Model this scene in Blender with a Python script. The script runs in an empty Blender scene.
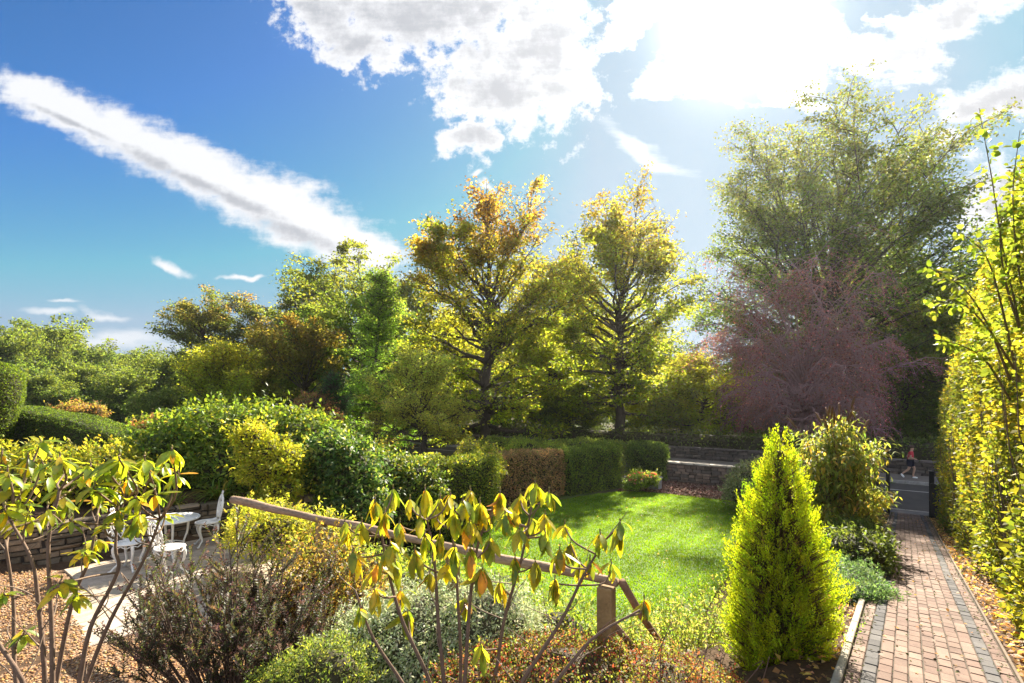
import bpy, math, random
import numpy as np
from mathutils import Vector

# ------------------------------------------------------------------ camera, sky, sun, exposure
scn = bpy.context.scene
COL = scn.collection
F, V0, CZ = 500.0, 400.0, 4.6            # focal length in pixels, horizon row, eye height


def P(u, v, Y):
    return np.array([(u - 512) / F * Y, Y, CZ - (v - V0) / F * Y])


cd = bpy.data.cameras.new('camera')
cam = bpy.data.objects.new('camera', cd)
COL.objects.link(cam)
cd.sensor_width = 36
cd.lens = 36 * F / 1024
cd.shift_y = (V0 - 341.5) / 1024
cam.location = (0, 0, CZ)
cam.rotation_euler = (math.radians(90), 0, 0)
cd.clip_end = 3000
cd.clip_start = 0.05
scn.camera = cam

SUN_AZ, SUN_EL = math.radians(24.6), math.radians(35.8)
SV = Vector((math.sin(SUN_AZ) * math.cos(SUN_EL), math.cos(SUN_AZ) * math.cos(SUN_EL), math.sin(SUN_EL)))
ld = bpy.data.lights.new('sun', 'SUN')
ld.energy = 5.0
ld.angle = math.radians(0.5)
ld.color = (1.0, 0.9, 0.74)
sun = bpy.data.objects.new('sun', ld)
COL.objects.link(sun)
sun.rotation_euler = (-SV).to_track_quat('-Z', 'Y').to_euler()

scn.view_settings.view_transform = 'Standard'
scn.view_settings.look = 'None'
scn.view_settings.exposure = 1.95
scn.view_settings.gamma = 1
scn.view_settings.use_curve_mapping = False
scn.render.engine = 'CYCLES'
cy = scn.cycles
cy.max_bounces = 7
cy.diffuse_bounces = 4
cy.glossy_bounces = 2
cy.transmission_bounces = 4
cy.volume_bounces = 0
cy.transparent_max_bounces = 4
cy.sample_clamp_indirect = 6
cy.use_denoising = True
try:
    cy.denoiser = 'OPENIMAGEDENOISE'
except Exception:
    pass

world = bpy.data.worlds.new('World')
scn.world = world
world.use_nodes = True
SKY_STRENGTH = 0.05


class NT:
    """small helper for writing node graphs"""
    def __init__(self, tree):
        self.t = tree
        self.L = tree.links

    def n(self, typ, **kw):
        nd = self.t.nodes.new(typ)
        for k, v in kw.items():
            setattr(nd, k, v)
        return nd

    def put(self, sock, val):
        if isinstance(val, bpy.types.NodeSocket):
            self.L.new(val, sock)
        else:
            sock.default_value = val

    def m(self, op, a, b=0.0, c=0.0, clamp=False):
        nd = self.n('ShaderNodeMath', operation=op, use_clamp=clamp)
        self.put(nd.inputs[0], a)
        self.put(nd.inputs[1], b)
        self.put(nd.inputs[2], c)
        return nd.outputs[0]

    def vm(self, op, a, b=(0, 0, 0)):
        nd = self.n('ShaderNodeVectorMath', operation=op)
        self.put(nd.inputs[0], a)
        self.put(nd.inputs[1], b)
        return nd.outputs['Value'] if op in ('DOT_PRODUCT', 'LENGTH') else nd.outputs[0]

    def mix(self, fac, a, b, blend='MIX'):
        nd = self.n('ShaderNodeMix', data_type='RGBA', blend_type=blend)
        self.put(nd.inputs[0], fac)
        self.put(nd.inputs[6], a)
        self.put(nd.inputs[7], b)
        return nd.outputs[2]

    def noise(self, vec, scale, detail=4, rough=0.55, lac=2.0, dist=0.0):
        nd = self.n('ShaderNodeTexNoise')
        if vec is not None:
            self.put(nd.inputs['Vector'], vec)
        nd.inputs['Scale'].default_value = scale
        nd.inputs['Detail'].default_value = detail
        nd.inputs['Roughness'].default_value = rough
        nd.inputs['Lacunarity'].default_value = lac
        nd.inputs['Distortion'].default_value = dist
        return nd.outputs['Fac']

    def ss(self, x, lo, hi):
        nd = self.n('ShaderNodeMapRange', interpolation_type='SMOOTHSTEP')
        self.put(nd.inputs[0], x)
        nd.inputs[1].default_value = lo
        nd.inputs[2].default_value = hi
        return nd.outputs[0]

    def ramp(self, fac, stops):
        nd = self.n('ShaderNodeValToRGB')
        cr = nd.color_ramp
        while len(cr.elements) < len(stops):
            cr.elements.new(0.5)
        for e, (p, c) in zip(cr.elements, stops):
            e.position = p
            e.color = (*c, 1)
        self.put(nd.inputs[0], fac)
        return nd.outputs[0]


def build_sky():
    t = world.node_tree
    t.nodes.clear()
    g = NT(t)
    out = g.n('ShaderNodeOutputWorld')
    bg = g.n('ShaderNodeBackground')
    bg.inputs[1].default_value = SKY_STRENGTH
    t.links.new(bg.outputs[0], out.inputs[0])
    sky = g.n('ShaderNodeTexSky')
    sky.sky_type = 'NISHITA'
    sky.sun_disc = False
    sky.sun_elevation = SUN_EL
    sky.sun_rotation = SUN_AZ
    sky.air_density = 1.0
    sky.dust_density = 0.25
    sky.ozone_density = 3.5
    hs = g.n('ShaderNodeHueSaturation')
    hs.inputs['Saturation'].default_value = 1.12
    hs.inputs['Value'].default_value = 0.36
    hs.inputs['Hue'].default_value = 0.494
    gm = g.n('ShaderNodeGamma')
    gm.inputs[1].default_value = 1.5
    t.links.new(sky.outputs[0], gm.inputs[0])
    t.links.new(gm.outputs[0], hs.inputs['Color'])
    tc = g.n('ShaderNodeTexCoord')
    d = tc.outputs['Generated']
    sp = g.n('ShaderNodeSeparateXYZ')
    t.links.new(d, sp.inputs[0])
    x, y, z = sp.outputs
    ys = g.m('MAXIMUM', y, 0.02)
    A = g.m('DIVIDE', x, ys)             # tangent of the bearing
    B = g.m('DIVIDE', z, ys)             # tangent of the height
    front = g.ss(y, 0.1, 0.3)
    cb = g.n('ShaderNodeCombineXYZ')
    t.links.new(A, cb.inputs[0])
    t.links.new(B, cb.inputs[1])
    q = cb.outputs[0]
    # domain warp
    wn = g.n('ShaderNodeTexNoise')
    wn.inputs['Scale'].default_value = 5.0
    wn.inputs['Detail'].default_value = 5
    t.links.new(q, wn.inputs['Vector'])
    warp = g.vm('MULTIPLY', g.vm('SUBTRACT', wn.outputs['Color'], (0.5, 0.5, 0.5)), (0.16, 0.14, 0))
    qw = g.vm('ADD', q, warp)
    s2 = g.n('ShaderNodeSeparateXYZ')
    t.links.new(qw, s2.inputs[0])
    Aw, Bw = s2.outputs[0], s2.outputs[1]

    def ell(u, v, ru, rv, rot, aw=Aw, bw=Bw):
        # 1 at the centre, 0 on the rim; rot in degrees, clockwise in the picture
        a0, b0, ra, rb = (u - 512) / F, (V0 - v) / F, ru / F, rv / F
        c, s = math.cos(math.radians(-rot)), math.sin(math.radians(-rot))
        da, db = g.m('SUBTRACT', aw, a0), g.m('SUBTRACT', bw, b0)
        p = g.m('ADD', g.m('MULTIPLY', da, c / ra), g.m('MULTIPLY', db, s / ra))
        r = g.m('ADD', g.m('MULTIPLY', da, -s / rb), g.m('MULTIPLY', db, c / rb))
        k = g.m('SQRT', g.m('ADD', g.m('MULTIPLY', p, p), g.m('MULTIPLY', r, r)))
        return g.m('SUBTRACT', 1.0, k)

    def union(l):
        o = l[0]
        for k in l[1:]:
            o = g.m('MAXIMUM', o, k)
        return o
    # broken cumulus overhead
    cum = union([ell(430, 0, 170, 70, 8), ell(500, 80, 100, 65, 20), ell(545, 55, 75, 80, 0), ell(470, 140, 40, 38, 0),
                 ell(632, 8, 62, 26, -50), ell(340, 20, 105, 42, 28), ell(500, -60, 200, 60, 0)])
    sunm = union([ell(775, 45, 95, 74, 0), ell(690, 78, 58, 32, 10), ell(890, 62, 80, 36, -10), ell(1000, 105, 110, 34, -14),
                  ell(960, 15, 120, 26, -14), ell(1010, 190, 90, 45, 0), ell(760, -30, 120, 60, 0)])
    streak = union([ell(195, 168, 235, 34, 24.5, A, B), ell(290, 212, 125, 42, 23, A, B), ell(60, 108, 120, 26, 24, A, B), ell(350, 246, 80, 34, 20, A, B)])
    streak_low = union([ell(205, 186, 215, 12, 24.5, A, B), ell(300, 234, 110, 16, 23, A, B), ell(75, 124, 105, 7, 24, A, B)])
    small = union([ell(173, 257, 44, 9, 17), ell(240, 281, 26, 4, 4), ell(482, 196, 22, 6, 20), ell(468, 183, 12, 4, 0)])
    wisp = union([ell(55, 310, 40, 6, 4), ell(112, 312, 36, 7, 10), ell(70, 299, 26, 3, 6), ell(95, 342, 190, 17, 2), ell(640, 140, 60, 14, 30),
                  ell(20, 352, 200, 16, 0)])
    n1 = g.noise(q, 9.0, 8, 0.62)
    n2 = g.noise(q, 26.0, 8, 0.65)
    mp = g.n('ShaderNodeMapping')
    mp.inputs['Rotation'].default_value = (0, 0, math.radians(24))
    mp.inputs['Scale'].default_value = (3.0, 16.0, 1)
    t.links.new(q, mp.inputs[0])
    n3 = g.noise(mp.outputs[0], 1.6, 7, 0.6)
    c1 = g.m('SUBTRACT', n1, 0.5)
    c2 = g.m('SUBTRACT', n2, 0.5)
    c3 = g.m('SUBTRACT', n3, 0.5)
    mc = g.ss(g.m('ADD', g.m('ADD', cum, g.m('MULTIPLY', c1, 1.7)), g.m('MULTIPLY', c2, 1.9)), 0.03, 0.48)
    ms = g.ss(g.m('ADD', g.m('ADD', g.m('ADD', sunm, g.m('MULTIPLY', c1, 1.0)), g.m('MULTIPLY', c3, 1.5)), g.m('MULTIPLY', c2, 1.4)), 0.1, 0.66)
    mst = g.ss(g.m('ADD', g.m('ADD', streak, g.m('MULTIPLY', c3, 1.0)), g.m('MULTIPLY', c2, 0.9)), 0.0, 0.55)
    msm = g.ss(g.m('ADD', g.m('ADD', small, g.m('MULTIPLY', c2, 1.0)), g.m('MULTIPLY', c3, 0.6)), 0.1, 0.9)
    mw = g.m('MULTIPLY', g.ss(g.m('ADD', wisp, g.m('MULTIPLY', c3, 1.6)), 0.0, 0.9), 0.75)
    # unseen broken cloud behind the camera, added to fill the shade
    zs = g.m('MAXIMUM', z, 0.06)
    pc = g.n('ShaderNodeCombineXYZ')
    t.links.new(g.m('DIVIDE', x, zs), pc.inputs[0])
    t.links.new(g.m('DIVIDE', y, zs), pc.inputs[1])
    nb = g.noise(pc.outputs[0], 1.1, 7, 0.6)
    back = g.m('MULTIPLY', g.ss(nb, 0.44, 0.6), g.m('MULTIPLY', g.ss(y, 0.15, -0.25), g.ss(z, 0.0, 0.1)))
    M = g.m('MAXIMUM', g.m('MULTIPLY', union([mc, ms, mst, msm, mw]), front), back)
    dot = g.m('MAXIMUM', g.vm('DOT_PRODUCT', d, tuple(SV)), 0.0)
    glow = g.m('POWER', dot, 90.0)
    glow2 = g.m('POWER', dot, 14.0)
    # thick cloud is a little greyer underneath
    thick = g.ss(g.m('ADD', g.m('ADD', g.m('ADD', union([cum, streak_low, sunm]), g.m('MULTIPLY', c1, 1.0)), g.m('MULTIPLY', c2, 1.1)), g.m('MULTIPLY', c3, 1.0)), 0.3, 1.0)
    ccol = g.mix(g.m('MULTIPLY', thick, 0.85), (4.9, 5.0, 5.2, 1), (2.3, 2.45, 2.75, 1))
    lum = g.m('ADD', g.m('ADD', 1.0, g.m('MULTIPLY', g.ss(y, 0.15, -0.3), 1.2)), g.m('ADD', g.m('MULTIPLY', glow, 2.2), g.m('MULTIPLY', glow2, 0.15)))  # the added cloud behind the camera is brightened for more fill light
    cc = g.n('ShaderNodeVectorMath', operation='SCALE')
    t.links.new(ccol, cc.inputs[0])
    t.links.new(lum, cc.inputs[3])
    # bright aureole of thin cloud round the sun
    au = g.m('ADD', g.m('MULTIPLY', g.m('POWER', dot, 300.0), 14.0), g.m('MULTIPLY', g.m('POWER', dot, 40.0), 0.15))
    ac = g.n('ShaderNodeVectorMath', operation='SCALE')
    ac.inputs[0].default_value = (1.0, 0.97, 0.92)
    t.links.new(au, ac.inputs[3])
    skyc = g.vm('ADD', g.vm('MINIMUM', hs.outputs[0], (1.7, 2.6, 3.5)), ac.outputs[0])
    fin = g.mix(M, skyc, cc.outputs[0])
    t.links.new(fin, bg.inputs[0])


build_sky()

# ------------------------------------------------------------------ mesh helpers
rng = np.random.default_rng(11)
random.seed(5)
PROPS = ('label', 'category', 'group', 'kind')


def tag(o, label=None, cat=None, group=None, kind=None):
    for k, v in zip(PROPS, (label, cat, group, kind)):
        if v:
            o[k] = v
    return o


def thing(name, label, cat, loc, group=None):
    o = bpy.data.objects.new(name, None)
    COL.objects.link(o)
    o.empty_display_size = 0.2
    o.location = tuple(float(v) for v in loc)
    return tag(o, label, cat, group)


class MB:
    def __init__(self):
        self.v, self.f, self.c, self.n = [], [], [], 0

    def add(self, V, faces, col=None):
        """faces: list of int arrays, each (n, k)"""
        V = np.asarray(V, float).reshape(-1, 3)
        for f in faces:
            if len(f):
                self.f.append(np.asarray(f, np.int64) + self.n)
        if col is None:
            col = (0.5, 0.5, 0.5)
        col = np.asarray(col, float)
        if col.ndim == 1:
            col = np.tile(col, (len(V), 1))
        self.v.append(V)
        self.c.append(col)
        self.n += len(V)
        return self

    def mesh(self, name, off=(0, 0, 0), smooth=True):
        V = np.concatenate(self.v) - np.asarray(off, float)
        C = np.concatenate(self.c)
        me = bpy.data.meshes.new(name)
        li = np.concatenate([f.ravel() for f in self.f])
        cnt = np.concatenate([np.full(len(f), f.shape[1]) for f in self.f])
        st = np.concatenate([[0], np.cumsum(cnt)[:-1]])
        me.vertices.add(len(V))
        me.loops.add(len(li))
        me.polygons.add(len(cnt))
        me.vertices.foreach_set('co', V.astype(np.float32).ravel())
        me.loops.foreach_set('vertex_index', li.astype(np.int32))
        me.polygons.foreach_set('loop_start', st.astype(np.int32))
        me.polygons.foreach_set('use_smooth', np.full(len(cnt), smooth, bool))
        at = me.attributes.new('Col', 'FLOAT_COLOR', 'POINT')
        at.data.foreach_set('color', np.hstack([np.clip(C, 0, 1), np.ones((len(C), 1))]).astype(np.float32).ravel())
        me.update(calc_edges=True)
        return me

    def build(self, name, mat, parent=None, off=(0, 0, 0), smooth=True):
        o = bpy.data.objects.new(name, self.mesh(name, off, smooth))
        o.data.materials.append(mat)
        COL.objects.link(o)
        if parent is not None:
            o.parent = parent
        return o


def unit(v):
    return v / np.maximum(np.linalg.norm(v, axis=-1, keepdims=True), 1e-9)


def rvec(n):
    return unit(rng.normal(size=(n, 3)))


def box(mb, c, s, rot=0.0, col=None, tilt=None):
    """box centred at c, size s, turned by rot about z"""
    h = np.array(s) / 2
    V = np.array([[a, b, d] for d in (-1, 1) for b in (-1, 1) for a in (-1, 1)], float) * h
    if tilt is not None:
        V = V @ np.asarray(tilt).T
    cs, sn = math.cos(rot), math.sin(rot)
    V = np.stack([V[:, 0] * cs - V[:, 1] * sn, V[:, 0] * sn + V[:, 1] * cs, V[:, 2]], 1) + np.asarray(c)
    mb.add(V, [np.array([[0, 2, 3, 1], [4, 5, 7, 6], [0, 1, 5, 4], [2, 6, 7, 3], [0, 4, 6, 2], [1, 3, 7, 5]])], col)


def tubes(mb, Pt, R, sides=5, col=None, cap=True):
    """Pt (B,K,3) centre lines, R (B,K) radii"""
    Pt = np.asarray(Pt, float)
    R = np.asarray(R, float)
    if Pt.ndim == 2:
        Pt, R = Pt[None], R[None]
    B, K, _ = Pt.shape
    T = np.empty_like(Pt)
    T[:, 1:-1] = Pt[:, 2:] - Pt[:, :-2]
    T[:, 0] = Pt[:, 1] - Pt[:, 0]
    T[:, -1] = Pt[:, -1] - Pt[:, -2]
    T = unit(T)
    main = unit(Pt[:, -1] - Pt[:, 0] + 1e-6)
    ref = np.where(np.abs(main[:, 2:3]) > 0.8, np.array([[1.0, 0.13, 0]]), np.array([[0.1, 0.02, 1.0]]))[:, None, :]
    N = unit(np.cross(T, np.broadcast_to(ref, T.shape)))
    Bn = np.cross(T, N)
    a = np.arange(sides) / sides * 2 * math.pi
    V = Pt[:, :, None, :] + R[:, :, None, None] * (np.cos(a)[None, None, :, None] * N[:, :, None, :] + np.sin(a)[None, None, :, None] * Bn[:, :, None, :])
    idx = np.arange(B * K * sides).reshape(B, K, sides)
    i0, i1 = idx[:, :-1], idx[:, 1:]
    q = np.stack([i0, np.roll(i0, -1, 2), np.roll(i1, -1, 2), i1], -1).reshape(-1, 4)
    fs = [q]
    if cap:
        fs += [idx[:, -1, :], idx[:, 0, ::-1]]
    if col is not None and np.ndim(col) == 2:
        col = np.repeat(np.asarray(col), K * sides, axis=0)
    mb.add(V.reshape(-1, 3), fs, col)


def path_tube(mb, pts, r, sides=8, col=None, sub=6):
    """smooth tube through points (Catmull-Rom)"""
    p = np.asarray(pts, float)
    r = np.full(len(p), r) if np.isscalar(r) else np.asarray(r, float)
    if sub > 1 and len(p) > 2:
        e = np.vstack([2 * p[0] - p[1], p, 2 * p[-1] - p[-2]])
        er = np.concatenate([[r[0]], r, [r[-1]]])
        o, orr = [], []
        for i in range(1, len(e) - 2):
            for k in range(sub):
                s = k / sub
                o.append(0.5 * (2 * e[i] + (e[i + 1] - e[i - 1]) * s + (2 * e[i - 1] - 5 * e[i] + 4 * e[i + 1] - e[i + 2]) * s * s
                                + (-e[i - 1] + 3 * e[i] - 3 * e[i + 1] + e[i + 2]) * s ** 3))
                orr.append(er[i] * (1 - s) + er[i + 1] * s)
        o.append(p[-1])
        orr.append(r[-1])
        p, r = np.array(o), np.array(orr)
    tubes(mb, p, r, sides, col)


def leafs(mb, pos, L, d, nrm, col, W=0.5, fold=0.12, mid=0.45):
    """simple folded four-point leaves"""
    n = len(pos)
    L = np.broadcast_to(np.asarray(L, float), (n,))[:, None]
    d = unit(d)
    nn = unit(nrm - d * np.sum(nrm * d, 1, keepdims=True))
    s = np.cross(d, nn)
    w = L * W / 2
    V = np.stack([pos, pos + d * L * mid + s * w + nn * w * fold * 2, pos + d * L, pos + d * L * mid - s * w + nn * w * fold * 2], 1).reshape(-1, 3)
    i = np.arange(n)[:, None] * 4
    mb.add(V, [i + np.array([[0, 1, 2, 3]])], np.repeat(col, 4, 0))


def blades(mb, pos, L, d, nrm, col, W=0.3, bend=0.5, rows=(0.0, 0.14, 0.4, 0.7, 0.92), prof=(0.12, 0.6, 1.0, 0.8, 0.33), cup=0.25, col2=None):
    """large curved leaves seen close: a midrib and two sides, drooping by bend (radians per leaf)"""
    n = len(pos)
    L = np.broadcast_to(np.asarray(L, float), (n,))
    bend = np.broadcast_to(np.asarray(bend, float), (n,))
    d = unit(d)
    nn = unit(nrm - d * np.sum(nrm * d, 1, keepdims=True))
    s = np.cross(d, nn)
    K = len(rows)
    V, C = [], []
    c0 = np.zeros((n, 3))
    prev = 0.0
    centre = []
    for r in list(rows) + [1.0]:
        ds = r - prev
        ang = bend * (prev + r) / 2
        c0 = c0 + (d * np.cos(ang)[:, None] - nn * np.sin(ang)[:, None]) * (ds * L)[:, None]
        centre.append(c0.copy())
        prev = r
    for k in range(K):
        ang = bend * rows[k]
        up = nn * np.cos(ang)[:, None] + d * np.sin(ang)[:, None]
        w = (L * W / 2 * prof[k])[:, None]
        m = pos + centre[k]
        V += [m - s * w + up * w * cup, m, m + s * w + up * w * cup]
    V.append(pos + centre[-1])
    V = np.stack(V, 1)
    M = 3 * K + 1
    q, t = [], []
    for k in range(K - 1):
        a = 3 * k
        q += [[a, a + 1, a + 4, a + 3], [a + 1, a + 2, a + 5, a + 4]]
    a = 3 * (K - 1)
    t += [[a, a + 1, M - 1], [a + 1, a + 2, M - 1]]
    i = np.arange(n)[:, None, None] * M
    cc = np.repeat(col[:, None, :], M, 1)
    if col2 is not None:            # paler midrib
        for k in range(K):
            cc[:, 3 * k + 1] = col2
    mb.add(V.reshape(-1, 3), [(i + np.array(q)).reshape(-1, 4), (i + np.array(t)).reshape(-1, 3)], cc.reshape(-1, 3))


def pal(n, cols, w=None, var=0.22, clump=None):
    """n colours picked from a list of real leaf colours, with leaf-to-leaf variation"""
    c = np.array(cols, float)
    w = np.ones(len(c)) if w is None else np.array(w, float)
    k = rng.choice(len(c), n, p=w / w.sum())
    o = c[k] * np.exp(rng.normal(0, var, (n, 1))) * np.exp(rng.normal(0, var * 0.3, (n, 3)))
    if clump is not None:
        o *= clump[:, None]
    return o


def lownoise(p, f=1.0, seed=0):
    r = np.random.default_rng(seed)
    o = np.zeros(len(p))
    for k in range(4):
        w = r.normal(size=3) * f * (1.0 + 0.7 * k)
        o += np.sin(p @ w + r.uniform(0, 6.28)) / (1 + 0.5 * k)
    return o / 2.0


# ------------------------------------------------------------------ materials
def mat(name):
    m = bpy.data.materials.new(name)
    m.use_nodes = True
    t = m.node_tree
    t.nodes.clear()
    g = NT(t)
    out = g.n('ShaderNodeOutputMaterial')
    return m, g, out


def leaf_mat(name, trans=0.45, rough=0.55, spec=0.25, tint=(1.25, 1.15, 0.5), gain=2.1, blotch=0.0):
    m, g, out = mat(name)
    at = g.n('ShaderNodeAttribute', attribute_name='Col')
    geo = g.n('ShaderNodeNewGeometry')
    ri = g.n('ShaderNodeTexCoord')
    nz = g.noise(ri.outputs['Object'], 1.3, 3)
    base = g.mix(1.0, at.outputs['Color'], g.ramp(nz, [(0.3, (1.05,) * 3), (0.7, (1.5,) * 3)]), 'MULTIPLY')
    if blotch:                    # browning patches and freckles of an autumn leaf
        nb = g.noise(ri.outputs['Object'], 42, 5, 0.7)
        base = g.mix(g.m('MULTIPLY', g.ss(nb, 0.56, 0.7), blotch), base, (0.2, 0.09, 0.03, 1))
        n4 = g.noise(ri.outputs['Object'], 16, 2)
        base = g.mix(1.0, base, g.ramp(n4, [(0.35, (0.72, 0.85, 0.9)), (0.65, (1.2, 1.1, 0.9))]), 'MULTIPLY')
    pb = g.n('ShaderNodeBsdfPrincipled')
    g.put(pb.inputs['Base Color'], base)
    pb.inputs['Roughness'].default_value = rough
    pb.inputs['Specular IOR Level'].default_value = spec
    tr = g.n('ShaderNodeBsdfTranslucent')
    g.put(tr.inputs[0], g.mix(1.0, base, (tint[0] * gain, tint[1] * gain, tint[2] * gain, 1), 'MULTIPLY'))
    mx = g.n('ShaderNodeMixShader')
    mx.inputs[0].default_value = trans
    g.L.new(pb.outputs[0], mx.inputs[1])
    g.L.new(tr.outputs[0], mx.inputs[2])
    g.L.new(mx.outputs[0], out.inputs[0])
    return m


def rough_mat(name, scale=8.0, c0=0.75, c1=1.25, rough=0.85, bump=0.4, spec=0.2, stretch=(1, 1, 1), fine=60.0, bscale=0.02):
    """surface whose own colour comes from the mesh, with weathering noise and relief"""
    m, g, out = mat(name)
    at = g.n('ShaderNodeAttribute', attribute_name='Col')
    tc = g.n('ShaderNodeTexCoord')
    mp = g.n('ShaderNodeMapping')
    mp.inputs['Scale'].default_value = stretch
    g.L.new(tc.outputs['Object'], mp.inputs[0])
    v = mp.outputs[0]
    n1 = g.noise(v, scale, 6, 0.65)
    n2 = g.noise(v, fine, 4, 0.6)
    f = g.m('ADD', g.m('MULTIPLY', n1, 0.65), g.m('MULTIPLY', n2, 0.35))
    base = g.mix(1.0, at.outputs['Color'], g.ramp(f, [(0.32, (c0,) * 3), (0.68, (c1,) * 3)]), 'MULTIPLY')
    pb = g.n('ShaderNodeBsdfPrincipled')
    g.put(pb.inputs['Base Color'], base)
    pb.inputs['Roughness'].default_value = rough
    pb.inputs['Specular IOR Level'].default_value = spec
    bp = g.n('ShaderNodeBump')
    bp.inputs['Strength'].default_value = bump
    bp.inputs['Distance'].default_value = bscale
    g.L.new(f, bp.inputs['Height'])
    g.L.new(bp.outputs[0], pb.inputs['Normal'])
    g.L.new(pb.outputs[0], out.inputs[0])
    return m


LEAF = leaf_mat('leaf', 0.5)
LEAF_GLOSS = leaf_mat('glossy leaf', 0.42, 0.5, 0.35)
LEAF_NEAR = leaf_mat('rhododendron leaf', 0.5, 0.38, 0.45, (1.2, 1.12, 0.4), 1.9, 0.8)
LEAF_TREE = leaf_mat('tree leaf', 0.6, 0.55, 0.2, (1.25, 1.15, 0.45), 2.5)
LEAF_DULL = leaf_mat('woolly leaf', 0.3, 0.75, 0.1, (1.1, 1.1, 0.8), 1.2)
GRASS = leaf_mat('grass blade', 0.5, 0.5, 0.3, (1.15, 1.2, 0.3), 1.6)
BARK = rough_mat('bark', 6, 0.55, 1.4, 0.9, 0.9, 0.1, (1, 1, 0.25), 40, 0.03)
TWIG = rough_mat('twig', 20, 0.7, 1.3, 0.8, 0.3, 0.2)
STONE = rough_mat('stone', 7, 0.6, 1.35, 0.9, 0.7, 0.15)
BRICK = rough_mat('brick paver', 3.2, 0.6, 1.3, 0.85, 0.4, 0.2, (1, 1, 1), 90, 0.006)
WOOD = rough_mat('weathered wood', 5, 0.6, 1.35, 0.8, 0.5, 0.2, (1, 1, 1), 45, 0.012)
SOIL = rough_mat('soil', 3, 0.55, 1.5, 0.95, 1.0, 0.1, (1, 1, 1), 30, 0.05)
ASPHALT = rough_mat('asphalt', 2, 0.75, 1.25, 0.85, 0.4, 0.2, (1, 1, 1), 80, 0.008)
PAINT = rough_mat('white painted metal', 12, 0.88, 1.08, 0.45, 0.1, 0.4, (1, 1, 1), 60, 0.003)
DARK = rough_mat('dark painted wood', 9, 0.7, 1.3, 0.6, 0.3, 0.3, (1, 1, 0.3), 50, 0.005)
SKIN = rough_mat('skin', 9, 0.92, 1.08, 0.55, 0.05, 0.3)
CLOTH = rough_mat('cloth', 14, 0.85, 1.12, 0.85, 0.2, 0.15)

# ------------------------------------------------------------------ ground levels (relative to the eye: zc + CZ)
D2 = np.array([0.616, 0.788])             # the way the path runs
N2 = np.array([0.788, -0.616])            # to its right
O2 = np.array([-0.4545, 0.0])
S_GATE = 25.8
LAWN_Z = CZ - 4.2
PATIO_Z = CZ - 3.0


def path_z(s):
    return CZ - 1.623 - 0.1135 * s


def pxy(s, w):
    return O2 + D2 * s + N2 * w


def road_z(q):
    return CZ + np.interp(q, [0, 0.9, 6.3, 6.4, 8.6, 30], [-4.55, -4.58, -4.2, -4.06, -4.0, -3.4])


LAWN = np.array([(-3.2, 11.5), (-1.9, 16.6), (1.4, 20.3), (3.2, 21.9), (5.0, 22.9), (6.4, 22.6), (9.3, 20.5), (8.0, 16.8), (6.0, 13.2), (4.5, 11.0), (3.6, 9.6),
                 (2.3, 8.3), (0.8, 7.6), (-1.2, 8.2)])
BED = np.array([(4.9, 23.1), (6.4, 22.8), (9.5, 20.6), (13.5, 21.5), (8.4, 25.75), (7.3, 25.2), (5.6, 24.0)])
PATIO = np.array([(-4.93, 5.93), (-6.36, 7.18), (-8.35, 9.0), (-6.0, 11.3), (-3.6, 11.0), (-3.0, 7.8)])


def inside(poly, p):
    x, y = p[:, 0], p[:, 1]
    r = np.zeros(len(p), bool)
    j = len(poly) - 1
    for i in range(len(poly)):
        xi, yi = poly[i]
        xj, yj = poly[j]
        c = ((yi > y) != (yj > y)) & (x < (xj - xi) * (y - yi) / (yj - yi + 1e-12) + xi)
        r ^= c
        j = i
    return r


def smooth_poly(poly, sub=6):
    p = np.asarray(poly)
    n = len(p)
    o = []
    for i in range(n):
        a, b, c, d = p[i - 1], p[i], p[(i + 1) % n], p[(i + 2) % n]
        for k in range(sub):
            s = k / sub
            o.append(0.5 * (2 * b + (c - a) * s + (2 * a - 5 * b + 4 * c - d) * s * s + (-a + 3 * b - 3 * c + d) * s ** 3))
    return np.array(o)


LAWN_S = smooth_poly(LAWN)
ctrl = []
for s in np.arange(-2, 27, 1.2):
    for w in (-0.25, 1.4):
        ctrl.append((*pxy(s, w), path_z(s) - 0.03))
for p in LAWN_S[::4]:
    ctrl.append((*p, LAWN_Z - 0.02))
for p in LAWN.mean(0) + (LAWN - LAWN.mean(0)) * 0.5:
    ctrl.append((*p, LAWN_Z - 0.02))
for p in PATIO:
    ctrl.append((*p, PATIO_Z))
for t in np.arange(-60, 41, 4.0):
    for q in (0.3, 4.0, 7.5, 12, 25):
        p = pxy(S_GATE + q, t)
        ctrl.append((*p, road_z(q) - 0.03))
for x, y, z in [(-8, 5, -3), (-10, 6, -3), (-6, 4, -2.95), (-4, 4.2, -2.9), (-9.5, 9.5, -2.2), (-8, 12, -2.2), (-12, 12, -2.1), (-5, 13, -2.9), (-16, 16, -2.1), (-20, 20, -2.2),
                (-12, 22, -3.2), (-4, 18, -4.1), (-1, 3, -2.45), (0.8, 4.2, -2.5), (0, 5.2, -2.8), (-2, 5.2, -2.85), (1.7, 4.6, -2.62), (2.6, 5.0, -2.72), (0, 1, -2.2), (-4, 1, -2.6),
                (-3, 9, -3.1), (0.5, 6.2, -3.4), (-1.5, 6.9, -3.4), (2.2, 6.6, -3.3), (3.6, 7.0, -3.1), (-10, 2, -2.9), (-6, 22, -4.2), (0, 27, -4.25), (-20, 40, -4.3), (-40, 30, -4),
                (-50, 60, -4), (-80, 100, -2), (0, 80, 0), (40, 70, -1), (60, 20, -3), (20, 10, -3.3), (8, 2, -2.2), (4.6, 0.5, -1.9), (-30, 5, -2.5), (10, 15, -3.6), (11.5, 21.5, -4.3),
                (30, -10, -2), (-30, -15, -2.2), (0, -15, -2)]:
    ctrl.append((x, y, CZ + z))
ctrl = np.array(ctrl)


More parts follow.
